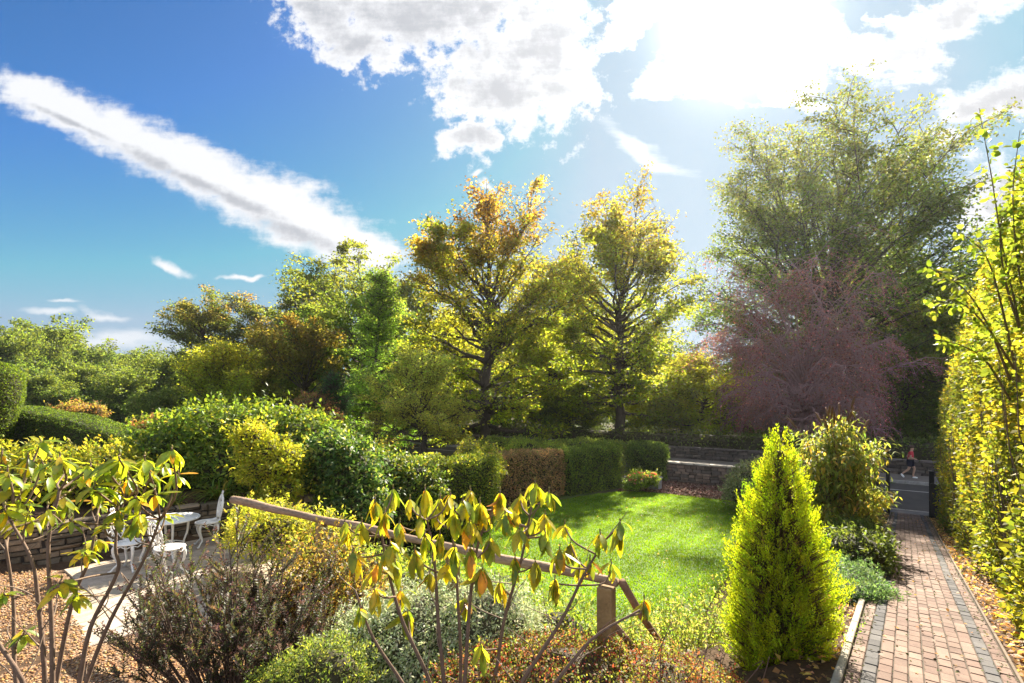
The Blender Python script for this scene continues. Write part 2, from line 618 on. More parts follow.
def ground_raw(xy):
    xy = np.atleast_2d(xy)
    out = np.empty(len(xy))
    for i in range(0, len(xy), 4000):
        d2 = ((xy[i:i + 4000, None, :] - ctrl[None, :, :2]) ** 2).sum(-1) + 0.04
        w = d2 ** -1.9
        out[i:i + 4000] = (w * ctrl[:, 2]).sum(1) / w.sum(1)
    return out


def ground(xy):
    xy = np.atleast_2d(np.asarray(xy, float))
    z = ground_raw(xy)
    rel = xy - O2
    s, w = rel @ D2, rel @ N2
    m = (s > -3) & (s < S_GATE + 0.6) & (w > -0.3) & (w < 1.45)
    z[m] = path_z(s[m]) - 0.06
    q = s - S_GATE
    m = (q >= 0.0) & (q < 9.0)
    z[m] = np.minimum(z[m], road_z(q[m]) - 0.06)
    c = LAWN_S.mean(0)
    m = inside(c + (LAWN_S - c) * 1.04, xy)
    z[m] = LAWN_Z - 0.05
    c = PATIO.mean(0)
    m = inside(c + (PATIO - c) * 1.08, xy)
    z[m] = PATIO_Z - 0.05
    return z


def gz(x, y):
    return float(ground([(x, y)])[0])


def build_terrain():
    xs = np.unique(np.concatenate([np.arange(-14, 20, 0.3), np.linspace(-330, -14, 30), np.linspace(20, 400, 32)]))
    ys = np.unique(np.concatenate([np.arange(-1, 31, 0.3), np.linspace(-60, -1, 12), np.linspace(31, 420, 36)]))
    X, Y = np.meshgrid(xs, ys)
    p = np.stack([X.ravel(), Y.ravel()], 1)
    z = ground(p)
    far = np.hypot(p[:, 0], p[:, 1])
    z += np.where(far > 18, 0, 0.03 * lownoise(np.c_[p, z * 0], 3.0, 3))
    z += 26 * np.clip((far - 120) / 450, 0, 1) ** 1.3          # the valley sides
    nx, ny = len(xs), len(ys)
    i = np.arange(nx * ny).reshape(ny, nx)
    q = np.stack([i[:-1, :-1], i[:-1, 1:], i[1:, 1:], i[1:, :-1]], -1).reshape(-1, 4)
    soil = np.array([0.075, 0.048, 0.03])
    green = np.array([0.055, 0.085, 0.02])
    k = np.clip(0.5 + 1.2 * lownoise(np.c_[p, z * 0], 0.35, 9), 0, 1) * np.clip((far - 14) / 10, 0, 1)
    col = soil + (green - soil) * k[:, None]
    mb = MB().add(np.c_[p, z], [q], col)
    o = mb.build('ground', SOIL)
    tag(o, kind='structure')


build_terrain()


def sheet(name, poly, z, m, col, kind='structure', cell=0.25):
    """flat sheet over a polygon, fan of a fine outline"""
    c = poly.mean(0)
    rings = [1.0, 0.97, 0.85, 0.65, 0.4, 0.15]
    V = np.concatenate([np.c_[c + (poly - c) * r, np.full(len(poly), z)] for r in rings] + [[(*c, z)]])
    n = len(poly)
    fs, tr = [], []
    for k in range(len(rings) - 1):
        for i in range(n):
            j = (i + 1) % n
            fs.append([k * n + i, k * n + j, (k + 1) * n + j, (k + 1) * n + i])
    k = len(rings) - 1
    for i in range(n):
        tr.append([k * n + i, k * n + (i + 1) % n, len(V) - 1])
    mb = MB().add(V, [np.array(fs), np.array(tr)], col)
    return tag(mb.build(name, m), kind=kind)


# lawn: turf sheet with mown grass on it
def turf_mat():
    m, g, out = mat('turf')
    tc = g.n('ShaderNodeTexCoord')
    v = tc.outputs['Object']
    a = g.noise(v, 0.8, 4)
    b = g.noise(v, 40, 4, 0.7)
    mp = g.n('ShaderNodeMapping')
    mp.inputs['Rotation'].default_value = (0, 0, math.radians(35))
    mp.inputs['Scale'].default_value = (0.5, 3.0, 1)
    g.L.new(v, mp.inputs[0])
    c = g.noise(mp.outputs[0], 1.6, 3)
    f = g.m('ADD', g.m('MULTIPLY', b, 0.45), g.m('ADD', g.m('MULTIPLY', a, 0.25), g.m('MULTIPLY', c, 0.3)))
    pb = g.n('ShaderNodeBsdfPrincipled')
    g.put(pb.inputs['Base Color'], g.ramp(f, [(0.35, (0.05, 0.11, 0.008)), (0.5, (0.08, 0.17, 0.01)), (0.65, (0.12, 0.2, 0.015))]))
    pb.inputs['Roughness'].default_value = 0.8
    bp = g.n('ShaderNodeBump')
    bp.inputs['Strength'].default_value = 0.8
    bp.inputs['Distance'].default_value = 0.03
    g.L.new(b, bp.inputs['Height'])
    g.L.new(bp.outputs[0], pb.inputs['Normal'])
    g.L.new(pb.outputs[0], out.inputs[0])
    return m


sheet('lawn', LAWN_S, LAWN_Z, turf_mat(), (0.1, 0.2, 0.02))


def scatter_in(poly, n):
    lo, hi = poly.min(0), poly.max(0)
    out = []
    k = 0
    while k < n:
        p = rng.uniform(lo, hi, (n * 2, 2))
        p = p[inside(poly, p)]
        out.append(p)
        k += len(p)
    return np.concatenate(out)[:n]


def build_grass():
    n = 170000
    c_ = LAWN_S.mean(0)
    p = scatter_in(c_ + (LAWN_S - c_) * (1 + 0.012 * np.sin(np.arange(len(LAWN_S)) * 2.3))[:, None], n)
    mb = MB()
    h = rng.uniform(0.03, 0.06, n)
    # lie of the mown grass in bands
    band = np.sin((p @ N2) * 2 * math.pi / 1.1) > 0
    lie = np.where(band, 1.0, -1.0)[:, None] * np.r_[D2, 0][None] * 0.45
    d = unit(np.c_[rng.normal(0, 0.4, (n, 2)), np.ones(n)] + lie)
    pos = np.c_[p, np.full(n, LAWN_Z - 0.002)]
    side = unit(np.cross(d, rvec(n)))
    w = rng.uniform(0.006, 0.013, n)[:, None]
    V = np.stack([pos - side * w, pos + side * w, pos + d * h[:, None]], 1).reshape(-1, 3)
    patch = np.exp(0.3 * lownoise(np.c_[p, p[:, :1] * 0], 1.1, 21))
    c = pal(n, [(0.095, 0.17, 0.006), (0.12, 0.19, 0.008), (0.155, 0.21, 0.01), (0.18, 0.19, 0.025)], [3, 3, 2, 0.5], 0.2, patch)
    mb.add(V, [np.arange(3 * n).reshape(-1, 3)], np.repeat(c, 3, 0))
    tag(mb.build('grass', GRASS), 'short mown bright green grass of the lawn', 'grass', kind='stuff')


build_grass()


# path: individual pavers laid stretcher fashion
def slab(mb, o, ex, ey, lx, ly, z0, z1, h, col, ch=0.006, dz=0.0):
    """chamfered slab; o corner, ex/ey unit plan axes, z0/z1 heights at start and end along ey"""
    def pt(a, b, dd):
        p = o + ex * a + ey * b
        return (p[0], p[1], z0 + (z1 - z0) * b / ly + dd)
    V = [pt(0, 0, -h), pt(lx, 0, -h), pt(lx, ly, -h), pt(0, ly, -h), pt(0, 0, -ch + dz), pt(lx, 0, -ch + dz), pt(lx, ly, -ch + dz), pt(0, ly, -ch + dz),
         pt(ch, ch, dz), pt(lx - ch, ch, dz), pt(lx - ch, ly - ch, dz), pt(ch, ly - ch, dz)]
    f = [[0, 1, 5, 4], [1, 2, 6, 5], [2, 3, 7, 6], [3, 0, 4, 7], [4, 5, 9, 8], [5, 6, 10, 9], [6, 7, 11, 10], [7, 4, 8, 11], [8, 9, 10, 11]]
    mb.add(V, [np.array(f)], col)


def build_path():
    mb = MB()
    red = [(0.19, 0.128, 0.104), (0.21, 0.142, 0.114), (0.172, 0.113, 0.092), (0.225, 0.16, 0.13)]
    grey = [(0.095, 0.092, 0.096), (0.12, 0.113, 0.113), (0.08, 0.077, 0.08)]
    w = 0.1
    for c in range(11):
        s = 2.0 - (0.1 if c % 2 else 0.0)
        while s < S_GATE:
            is_grey = c in (1, 9)
            col = np.array(random.choice(grey if is_grey else red)) * random.uniform(0.86, 1.12)
            sink = 0.006 * math.sin(s * 1.3 + c * 0.5) * math.sin(s * 0.47)
            slab(mb, pxy(s + random.uniform(-0.004, 0.004), c * w + 0.003 + 0.007 * math.sin(s * 0.9 + c * 0.15) + random.uniform(-0.002, 0.002)), N2, D2, w - 0.007, 0.193, path_z(s) + random.uniform(-0.002, 0.002), path_z(s + 0.194) + random.uniform(-0.002, 0.002), 0.05, col, 0.006, sink + random.uniform(-0.002, 0.003))
            s += 0.2
    # jointing sand below
    a, b, c, d = pxy(1.8, -0.02), pxy(1.8, 1.12), pxy(S_GATE, 1.12), pxy(S_GATE, -0.02)
    za, zb = path_z(1.8) - 0.012, path_z(S_GATE) - 0.012
    mb.add([(*a, za), (*b, za), (*c, zb), (*d, zb)], [np.array([[0, 1, 2, 3]])], (0.075, 0.06, 0.045))
    tag(mb.build('path', BRICK, smooth=False), kind='structure')
    # edging: pale stone kerb near the house, thin boards further down
    e = MB()
    s = 2.2
    while s < 7.6:
        l = random.uniform(0.6, 0.9)
        slab(e, pxy(s, -0.075), N2, D2, 0.06, l - 0.012, path_z(s), path_z(s + l), 0.16, np.array((0.4, 0.36, 0.3)) * random.uniform(0.85, 1.1), 0.008, 0.035 + random.uniform(-0.008, 0.008))
        s += l
    tag(e.build('kerb', STONE, smooth=False), kind='structure')
    e = MB()
    for w0, s0 in ((-0.04, 7.7), (1.11, 2.2)):
        s = s0
        while s < S_GATE - 0.2:
            slab(e, pxy(s, w0), N2, D2, 0.022, 1.78, path_z(s), path_z(s + 1.78), 0.12, np.array((0.2, 0.15, 0.11)) * random.uniform(0.8, 1.2), 0.003, 0.02)
            s += 1.8
    tag(e.build('path_edging', WOOD, smooth=False), kind='structure')


build_path()


def strip(name, q0, q1, m, col, t0=-70, t1=45, dz=0.0, n=30):
    mb = MB()
    ts = np.linspace(t0, t1, n)
    V = []
    for q in (q0, q1):
        for t in ts:
            V.append((*pxy(S_GATE + q, t), float(road_z(q)) + dz))
    i = np.arange(n - 1)
    mb.add(V, [np.stack([i, i + 1, n + i + 1, n + i], 1)], col)
    return tag(mb.build(name, m), kind='structure')


strip('pavement', 0.0, 0.86, ASPHALT, (0.13, 0.12, 0.115), dz=0.002)
strip('road', 0.98, 6.3, ASPHALT, (0.06, 0.054, 0.05))
strip('far_pavement', 6.45, 8.6, ASPHALT, (0.14, 0.125, 0.11), dz=0.0)


strip('pale_road_strip', 4.7, 4.8, ASPHALT, (0.42, 0.4, 0.37), dz=0.006)  # thin pale strip laid along the road surface


def kerbs():
    mb = MB()
    for q0, zt, wd in ((0.862, road_z(0.4) + 0.01, 0.11), (6.31, road_z(6.45) + 0.012, 0.13)):
        t = -70.0
        while t < 45:
            p = pxy(S_GATE + q0, t)
            slab(mb, p, N2, D2, 0.905, wd, zt, zt, 0.22, np.array((0.3, 0.28, 0.26)) * random.uniform(0.85, 1.12), 0.012)
            t += 0.915
    tag(mb.build('road_kerb', STONE, smooth=False), kind='structure')


kerbs()

sheet('bark_bed', smooth_poly(BED, 3), LAWN_Z + 0.0, rough_mat('bark chips', 25, 0.4, 1.6, 0.9, 1.0, 0.1, (1, 1, 1), 60, 0.05), (0.2, 0.11, 0.075))


def flakes(name, poly, n, zf, cols, size, label, cat, m, tilt=0.5, W=0.7):
    p = scatter_in(poly, n) if not callable(poly) else poly(n)
    z = zf(p) if callable(zf) else np.full(n, zf)
    mb = MB()
    d = unit(np.c_[rng.normal(size=(n, 2)), rng.normal(0, 0.25, n)])
    nrm = np.c_[rng.normal(0, tilt, (n, 2)), np.ones(n)]
    s = rng.uniform(size[0], size[1], n)
    leafs(mb, np.c_[p, z + rng.uniform(0.004, 0.02, n)], s, d, nrm, pal(n, cols, None, 0.3), W, 0.35)
    return tag(mb.build(name, m), label, cat, kind='stuff')


flakes('bark_chips', smooth_poly(BED, 3), 9000, LAWN_Z + 0.005, [(0.2, 0.1, 0.07), (0.26, 0.15, 0.11), (0.13, 0.07, 0.05), (0.3, 0.2, 0.15)], (0.05, 0.13),
      'reddish bark chippings covering the bed below the low wall', 'bark chips', BARK)

# gravel court at the lower left
GRAVEL = np.array([(-12, 3.0), (-2.6, 3.0), (-2.9, 5.6), (-3.6, 6.6), (-4.6, 7.4), (-6.6, 8.2), (-8.2, 9.0), (-9.6, 7.6), (-12, 5.0)])


def gravel_mat():
    m, g, out = mat('gravel')
    tc = g.n('ShaderNodeTexCoord')
    vo = g.n('ShaderNodeTexVoronoi')
    vo.inputs['Scale'].default_value = 38
    g.L.new(tc.outputs['Object'], vo.inputs['Vector'])
    sp = g.n('ShaderNodeSeparateColor')
    g.L.new(vo.outputs['Color'], sp.inputs[0])
    col = g.ramp(sp.outputs[0], [(0.0, (0.11, 0.06, 0.035)), (0.4, (0.27, 0.15, 0.07)), (0.75, (0.37, 0.22, 0.11)), (1.0, (0.45, 0.34, 0.22))])
    pb = g.n('ShaderNodeBsdfPrincipled')
    g.put(pb.inputs['Base Color'], g.mix(1.0, col, g.ramp(vo.outputs['Distance'], [(0.2, (1, 1, 1)), (0.8, (0.45, 0.4, 0.35))]), 'MULTIPLY'))
    pb.inputs['Roughness'].default_value = 0.9
    bp = g.n('ShaderNodeBump', invert=True)
    bp.inputs['Strength'].default_value = 1.0
    bp.inputs['Distance'].default_value = 0.02
    g.L.new(vo.outputs['Distance'], bp.inputs['Height'])
    g.L.new(bp.outputs[0], pb.inputs['Normal'])
    g.L.new(pb.outputs[0], out.inputs[0])
    return m


def build_gravel():
    gm = gravel_mat()
    # sheet that follows the ground
    lo, hi = GRAVEL.min(0), GRAVEL.max(0)
    xs, ys = np.arange(lo[0], hi[0], 0.15), np.arange(lo[1], hi[1], 0.15)
    X, Y = np.meshgrid(xs, ys)
    p = np.stack([X.ravel(), Y.ravel()], 1)
    ok = inside(GRAVEL, p).reshape(X.shape)
    z = np.maximum(ground_raw(p), PATIO_Z - 0.08)
    z = np.where(inside(PATIO, p), PATIO_Z - 0.03, np.minimum(z, PATIO_Z + 0.1)) + 0.012
    i = np.arange(X.size).reshape(X.shape)
    q = np.stack([i[:-1, :-1], i[:-1, 1:], i[1:, 1:], i[1:, :-1]], -1)
    keep = ok[:-1, :-1] & ok[1:, 1:] & ok[:-1, 1:] & ok[1:, :-1]
    mb = MB().add(np.c_[p, z], [q[keep]], (0.4, 0.27, 0.15))
    tag(mb.build('gravel_court', gm), kind='structure')
    # loose stones and leaves on it
    n = 26000
    pp = scatter_in(GRAVEL, n)
    pp = pp[~inside(PATIO, pp)]
    n = len(pp)
    zz = np.maximum(ground_raw(pp), PATIO_Z - 0.08)
    zz = np.minimum(zz, PATIO_Z + 0.1) + 0.012
    r = rng.uniform(0.008, 0.02, n)
    octa = np.array([(1, 0, 0), (0, 1, 0), (-1, 0, 0), (0, -1, 0), (0, 0, 0.75), (0, 0, -0.75)], float)
    V = octa[None] * (1 + rng.uniform(-0.35, 0.35, (n, 6, 3))) * r[:, None, None]
    a = rng.uniform(0, 6.28, n)
    cs, sn = np.cos(a)[:, None], np.sin(a)[:, None]
    V = np.stack([V[..., 0] * cs - V[..., 1] * sn, V[..., 0] * sn + V[..., 1] * cs, V[..., 2]], -1) + np.c_[pp, zz + r * 0.35][:, None]
    f = np.array([[0, 1, 4], [1, 2, 4], [2, 3, 4], [3, 0, 4], [1, 0, 5], [2, 1, 5], [3, 2, 5], [0, 3, 5]])
    mb = MB().add(V.reshape(-1, 3), [(np.arange(n)[:, None, None] * 6 + f).reshape(-1, 3)],
                  np.repeat(pal(n, [(0.4, 0.23, 0.1), (0.32, 0.17, 0.08), (0.42, 0.31, 0.2), (0.17, 0.09, 0.05), (0.46, 0.27, 0.1)], None, 0.2), 6, 0))
    tag(mb.build('gravel', STONE), 'golden brown gravel scattered over the court below the terrace', 'gravel', kind='stuff')


build_gravel()


def build_patio():
    mb = MB()
    o = PATIO[0] - D2 * 0.2
    ex, ey = -N2, D2                      # left along the edge, away from the house
    rows = 0
    v = 0.0
    ok_poly = PATIO
    v = -0.4
    while v < 8:
        d = random.choice([0.45, 0.6, 0.6, 0.75])
        u = -4.5 + random.uniform(0, 0.4)
        while u < 4.5:
            l = random.choice([0.6, 0.75, 0.9])
            c = o + ex * (u + l / 2) + ey * (v + d / 2)
            if inside(ok_poly, c[None])[0]:
                col = np.array(random.choice([(0.42, 0.34, 0.25), (0.46, 0.38, 0.28), (0.38, 0.31, 0.24), (0.44, 0.37, 0.3)])) * random.uniform(0.85, 1.12)
                slab(mb, o + ex * (u + l) + ey * v, -ex, ey, l - 0.014, d - 0.014, PATIO_Z, PATIO_Z, 0.07, col, 0.008, random.uniform(-0.004, 0.004))
            u += l
        v += d
    tag(mb.build('patio', STONE, smooth=False), kind='structure')


build_patio()

# ------------------------------------------------------------------ walls
def rock_block(mb, c, s, rot, col):
    """roughly squared stone"""
    g = np.array([-1, -0.78, 0.78, 1.0])
    V, idx = [], {}
    h = np.array(s) / 2
    for a in (-1, 1):
        for b in (-1, 1):
            for d in (-1, 1):
                pass
    base = np.array([[a, b, d] for d in (-1, 1) for b in (-1, 1) for a in (-1, 1)], float)
    base = base * h * (1 + rng.uniform(-0.16, 0.08, (8, 3)))
    # inset front ring gives a pillowed face
    fr = base.copy()
    fr[:, 0] *= 0.86
    fr[:, 2] *= 0.8
    fr[:, 1] *= 1.0 + 0.18 * rng.uniform(0.3, 1.0)
    base[:, 1] *= 0.9
    V = np.concatenate([base, fr])
    f = [[0, 4, 6, 2], [1, 3, 7, 5], [0, 2, 3, 1], [4, 5, 7, 6],
         [0, 1, 9, 8], [1, 5, 13, 9], [5, 4, 12, 13], [4, 0, 8, 12], [8, 9, 13, 12],
         [3, 2, 10, 11], [2, 6, 14, 10], [6, 7, 15, 14], [7, 3, 11, 15], [11, 10, 14, 15]]
    cs, sn = math.cos(rot), math.sin(rot)
    V = np.stack([V[:, 0] * cs - V[:, 1] * sn, V[:, 0] * sn + V[:, 1] * cs, V[:, 2]], 1) + np.asarray(c)
    mb.add(V, [np.array(f)], col)


def stone_wall(name, label, pts, z0, z1, depth, cols, course=(0.07, 0.14), length=(0.18, 0.5), coping=None, cap_col=(0.42, 0.39, 0.35), zb2=None):
    """pts plan polyline; z0 base and z1 top (constants); joins of courses stepped"""
    c = np.mean(pts, 0)
    loc = (*c, z0)
    r = thing(name, label, 'wall', loc)
    mb, cp, core = MB(), MB(), MB()
    for (a, b) in zip(pts[:-1], pts[1:]):
        a, b = np.array(a, float), np.array(b, float)
        L = np.linalg.norm(b - a)
        e = (b - a) / L
        rot = math.atan2(e[1], e[0])
        zt = z1 - (coping or 0)
        z = z0
        while z < zt - 0.02:
            h = min(random.uniform(*course), zt - z)
            if zt - z - h < 0.04:
                h = zt - z
            x = -random.uniform(0, 0.2)
            while x < L:
                l = random.uniform(*length)
                x0, x1 = max(x, 0), min(x + l, L)
                if x1 - x0 > 0.05:
                    m = a + e * (x0 + x1) / 2
                    col = np.array(random.choice(cols)) * random.uniform(0.7, 1.25)
                    rock_block(mb, (m[0], m[1], z + h / 2), (x1 - x0 - 0.012, depth * random.uniform(0.93, 1.06), h - 0.01), rot, col)
                x += l
            z += h
        m = (a + b) / 2
        box(core, (m[0], m[1], (z0 + zt) / 2 - 0.01), (L - 0.04, depth * 0.75, zt - z0 - 0.03), rot, (0.05, 0.045, 0.04))
        if coping:
            x = 0.0
            while x < L - 0.02:
                l = min(random.uniform(0.55, 0.85), L - x)
                m = a + e * (x + l / 2)
                rock_block(cp, (m[0], m[1], zt + coping / 2 + 0.004), (l - 0.012, depth * 1.2, coping), rot, np.array(cap_col) * random.uniform(0.85, 1.15))
                x += l
    st = mb.build('stonework', STONE, r, loc, smooth=False)
    core.build('mortar_core', STONE, st, loc, smooth=False)
    if coping:
        cp.build('coping', STONE, r, loc, smooth=False)
    return r


SANDST = [(0.2, 0.15, 0.1), (0.15, 0.12, 0.085), (0.26, 0.2, 0.14), (0.11, 0.09, 0.065)]
stone_wall('stone_wall', 'dry stone retaining wall behind the white garden table and chairs', [(-11.6, 6.2), (-9.0, 8.9), (-6.9, 11.05), (-5.4, 12.1), (-3.4, 11.9)],
           PATIO_Z - 0.05, CZ - 2.28, 0.34, SANDST, (0.045, 0.14), (0.12, 0.6))
stone_wall('garden_wall', 'low stone wall with pale coping behind the bark bed, ending the lawn',
           [tuple(pxy(S_GATE - 0.15, -9.3)), tuple(pxy(S_GATE - 0.15, -0.35))], LAWN_Z - 0.4, CZ - 3.16, 0.36, [(0.2, 0.15, 0.12), (0.25, 0.18, 0.14), (0.16, 0.13, 0.11)],
           (0.11, 0.17), (0.25, 0.5), 0.09, (0.5, 0.44, 0.36))
stone_wall('roadside_wall', 'dark stone wall along the far side of the road under the trees',
           [tuple(pxy(S_GATE + 8.8, -55)), tuple(pxy(S_GATE + 8.8, 18))], float(road_z(8.6)) - 0.2, CZ - 3.2, 0.4, [(0.12, 0.1, 0.09), (0.15, 0.12, 0.1), (0.1, 0.085, 0.075)],
           (0.14, 0.2), (0.35, 0.7), 0.12, (0.13, 0.11, 0.1))

# ------------------------------------------------------------------ trees
def tree_data(H, R, base=0.25, nl=46, ns=8, nt=6, nleaf=40000, lsize=0.2, prof=None, palette=None, trunk_r=0.32, elo=5, ehi=60, curv=0.12,
              spread=0.28, flat=0.5, wob=0.25, lean=(0, 0), bark=(0.09, 0.07, 0.055), W=0.62, lmin=0.55, twig_r=0.012, sec=0.42, leaders=1, seed=0, sag=0.0, sag2=None, sag3=None, env=None, var=0.35, fork=None, lrmin=0.012, limb_k=0.5):
    global rng
    keep = rng
    rng = np.random.default_rng(seed + 100)
    tr, cr = MB(), MB()
    sag2 = sag * 0.8 if sag2 is None else sag2
    sag3 = sag if sag3 is None else sag3
    K = 12
    tz = np.linspace(0, 1, K)
    T = np.c_[np.cumsum(rng.normal(0, wob, K)) * 0.35, np.cumsum(rng.normal(0, wob, K)) * 0.35, tz * H * 0.96]
    T[0, :2] = 0
    T[:, 0] += lean[0] * tz ** 1.3 * H
    T[:, 1] += lean[1] * tz ** 1.3 * H
    fk = fork or 0.96
    T[:, 2] *= fk / 0.96
    rad = trunk_r * (1 - tz * (0.75 if fork else 1)) ** 0.8 + 0.02
    rad[0] *= 1.35
    tubes(tr, T, rad, 9, bark)
    prof = prof or (lambda t: np.sin(np.pi * np.clip(0.12 + 0.88 * t, 0, 1)) ** 0.6)
    t = np.sort(rng.uniform(0, 1, nl)) ** 0.85 * 0.97
    hz = (base + (fk - base) * t) / fk if fork else base + (1 - base) * t
    p0 = np.stack([np.interp(hz, tz, T[:, a]) for a in range(3)], 1)
    ln = R * np.maximum(prof(t), 0.06) * rng.uniform(lmin, 1.12, nl)
    az = np.arange(nl) * 2.399 + rng.normal(0, 0.5, nl)
    el = np.radians(elo + (ehi - elo) * t ** 1.2 + rng.normal(0, 9, nl))
    if env:                       # as many limbs for every part of the crown's surface
        se = math.sin(math.radians(elo)) + (math.sin(math.radians(ehi)) - math.sin(math.radians(elo))) * t ** 1.1
        el = np.arcsin(np.clip(se, -0.99, 0.99)) + rng.normal(0, 0.14, nl)
    d = np.c_[np.cos(az) * np.cos(el), np.sin(az) * np.cos(el), np.sin(el)]
    if env:                       # limbs reach out to a rounded, uneven envelope
        ec, ea = np.array([lean[0] * H * 0.5, lean[1] * H * 0.5, env[0]]), np.array([env[1], env[1], env[2]])
        o_, q_ = (p0 - ec) / ea, d / ea
        A_, B_, C_ = (q_ ** 2).sum(1), (o_ * q_).sum(1), (o_ ** 2).sum(1) - 1
        ln = (-B_ + np.sqrt(np.maximum(B_ * B_ - A_ * C_, 0.01))) / A_
        ln = np.clip(ln, 0.08 * R, 2.2 * R) * rng.uniform(lmin, 1.03, nl) * (1 + 0.12 * lownoise(d, 4.0, seed)) * 0.9
    KL = 7
    u = np.linspace(0, 1, KL)
    LP = p0[:, None] + d[:, None] * (ln[:, None] * u)[..., None]
    LP[..., 2] += (curv * u ** 2 - sag * u ** 2.2)[None] * ln[:, None]
    LP[:, 1:] += np.cumsum(rng.normal(0, 0.03, (nl, KL - 1, 3)), 1) * ln[:, None, None]
    lr = (np.interp(hz, tz, rad)[:, None] * limb_k * (1 - u[None] * 0.88)).clip(lrmin)
    tubes(tr, LP, lr, 6, bark)
    # secondary branches
    nsb = nl * ns
    li = np.repeat(np.arange(nl), ns)
    sp = np.tile((np.arange(ns) + 0.5) / ns, nl) * 0.8 + 0.2 + rng.normal(0, 0.05, nsb)
    if env:
        sp = sp ** 0.6
    sp = np.clip(sp, 0.1, 1.0)
    fi = sp * (KL - 1)
    i0 = np.minimum(fi.astype(int), KL - 2)
    fr = (fi - i0)[:, None]
    S0 = LP[li, i0] * (1 - fr) + LP[li, i0 + 1] * fr
    tan = unit(LP[li, i0 + 1] - LP[li, i0])
    sd = unit(tan * 0.75 + rvec(nsb) * np.array([1, 1, 0.55]) * 0.95 + np.array([0, 0, 0.1 - sag2]))
    sl = (sec * ln[li] * ((0.85 - 0.2 * sp) if env else (1.25 - 0.7 * sp)) * rng.uniform(0.5, 1.2, nsb)).clip(0.5)
    KS = 4
    us = np.linspace(0, 1, KS)
    SP = S0[:, None] + sd[:, None] * (sl[:, None] * us)[..., None]
    SP[..., 2] += ((0.08 - sag2) * us ** 2)[None] * sl[:, None]
    SP[:, 1:] += np.cumsum(rng.normal(0, 0.05, (nsb, KS - 1, 3)), 1) * sl[:, None, None]
    tubes(tr, SP, np.maximum(0.022 * (1 - us) + 0.008, 0.008)[None] * np.ones((nsb, 1)) * (0.6 + trunk_r), 4, bark, cap=False)
    # twigs
    ntb = nsb * nt
    ti = np.repeat(np.arange(nsb), nt)
    tp = np.tile((np.arange(nt) + 0.6) / nt, nsb)
    ft = tp * (KS - 1)
    j0 = np.minimum(ft.astype(int), KS - 2)
    g = (ft - j0)[:, None]
    W0 = SP[ti, j0] * (1 - g) + SP[ti, j0 + 1] * g
    ttan = unit(SP[ti, j0 + 1] - SP[ti, j0])
    td = unit(ttan * 0.6 + rvec(ntb) * np.array([1, 1, 0.6]) - np.array([0, 0, sag3 * 0.9]))
    tl = (sl[ti] * rng.uniform(0.25, 0.6, ntb)).clip(0.3, 1.4 + 2 * sag3)
    KT = 3
    ut = np.linspace(0, 1, KT)
    TP = W0[:, None] + td[:, None] * (tl[:, None] * ut)[..., None]
    TP[..., 2] -= (0.12 + sag3 * 0.6) * ut[None] ** 2 * tl[:, None]
    tubes(tr, TP, np.full((ntb, KT), twig_r) * np.array([1, 0.8, 0.4]), 3, bark, cap=False)
    # leaves: in sprays along the twigs
    wgt = tl * (0.35 + ln[np.repeat(li, nt)] / R) * ((sp[ti] ** 1.8 + 0.05) if env else 1.0) * np.exp(rng.normal(0, var, nsb))[ti]
    b = rng.choice(ntb, nleaf, p=wgt / wgt.sum())
    f = rng.uniform(0.15, 1.08, nleaf)
    base_p = TP[b, 0] + (TP[b, 2] - TP[b, 0]) * f[:, None]
    off = rng.normal(0, spread, (nleaf, 3)) * np.array([1, 1, flat])
    pos = base_p + off
    ld = unit(td[b] * 0.6 + rvec(nleaf) * np.array([1, 1, 0.6]) - np.array([0, 0, 0.25]))
    nm = rvec(nleaf) * 0.75 + np.array([0, 0, 0.7])
    hf = np.clip(pos[:, 2] / H, 0, 1)
    clump = np.exp(rng.normal(0, 0.16, nsb))[ti[b]]
    hue = rng.uniform(0, 1, nsb)[ti[b]]
    col = palette(nleaf, hf, hue, clump, pos)
    leafs(cr, pos, rng.uniform(0.7, 1.25, nleaf) * lsize, ld, nm, col, W)
    rng = keep
    return tr, cr


def mixpal(stops, var=0.2):
    """colour by height in the crown (autumn colour turns from the top) and by spray"""
    def fn(n, hf, hue, clump, pos):
        w = np.zeros((n, 3))
        hs = [s[0] for s in stops]
        h = np.clip(hf + (hue - 0.5) * 0.35, 0, 1)
        for a in range(3):
            w[:, a] = np.interp(h, hs, [s[1][a] for s in stops])
        return w * np.exp(rng.normal(0, var, (n, 1))) * np.exp(rng.normal(0, var * 0.35, (n, 3))) * clump[:, None]
    return fn


def plant_tree(name, label, x, y, H, R, group=None, z=None, cat='tree', crown_mat=None, **kw):
    z = gz(x, y) if z is None else z
    r = thing(name, label, cat, (x, y, z - 0.05), group)
    tr, cr = tree_data(H, R, **kw)
    tr.build('trunk', BARK, r)
    cr.build('crown', crown_mat or LEAF_TREE, r)
    return r


def at(u, Y):
    return (u - 512) / F * Y, Y


GREEN, YG, YEL, ORA, BRN, DGR = (0.055, 0.1, 0.02), (0.13, 0.17, 0.022), (0.26, 0.22, 0.03), (0.27, 0.11, 0.02), (0.15, 0.075, 0.03), (0.03, 0.06, 0.02)

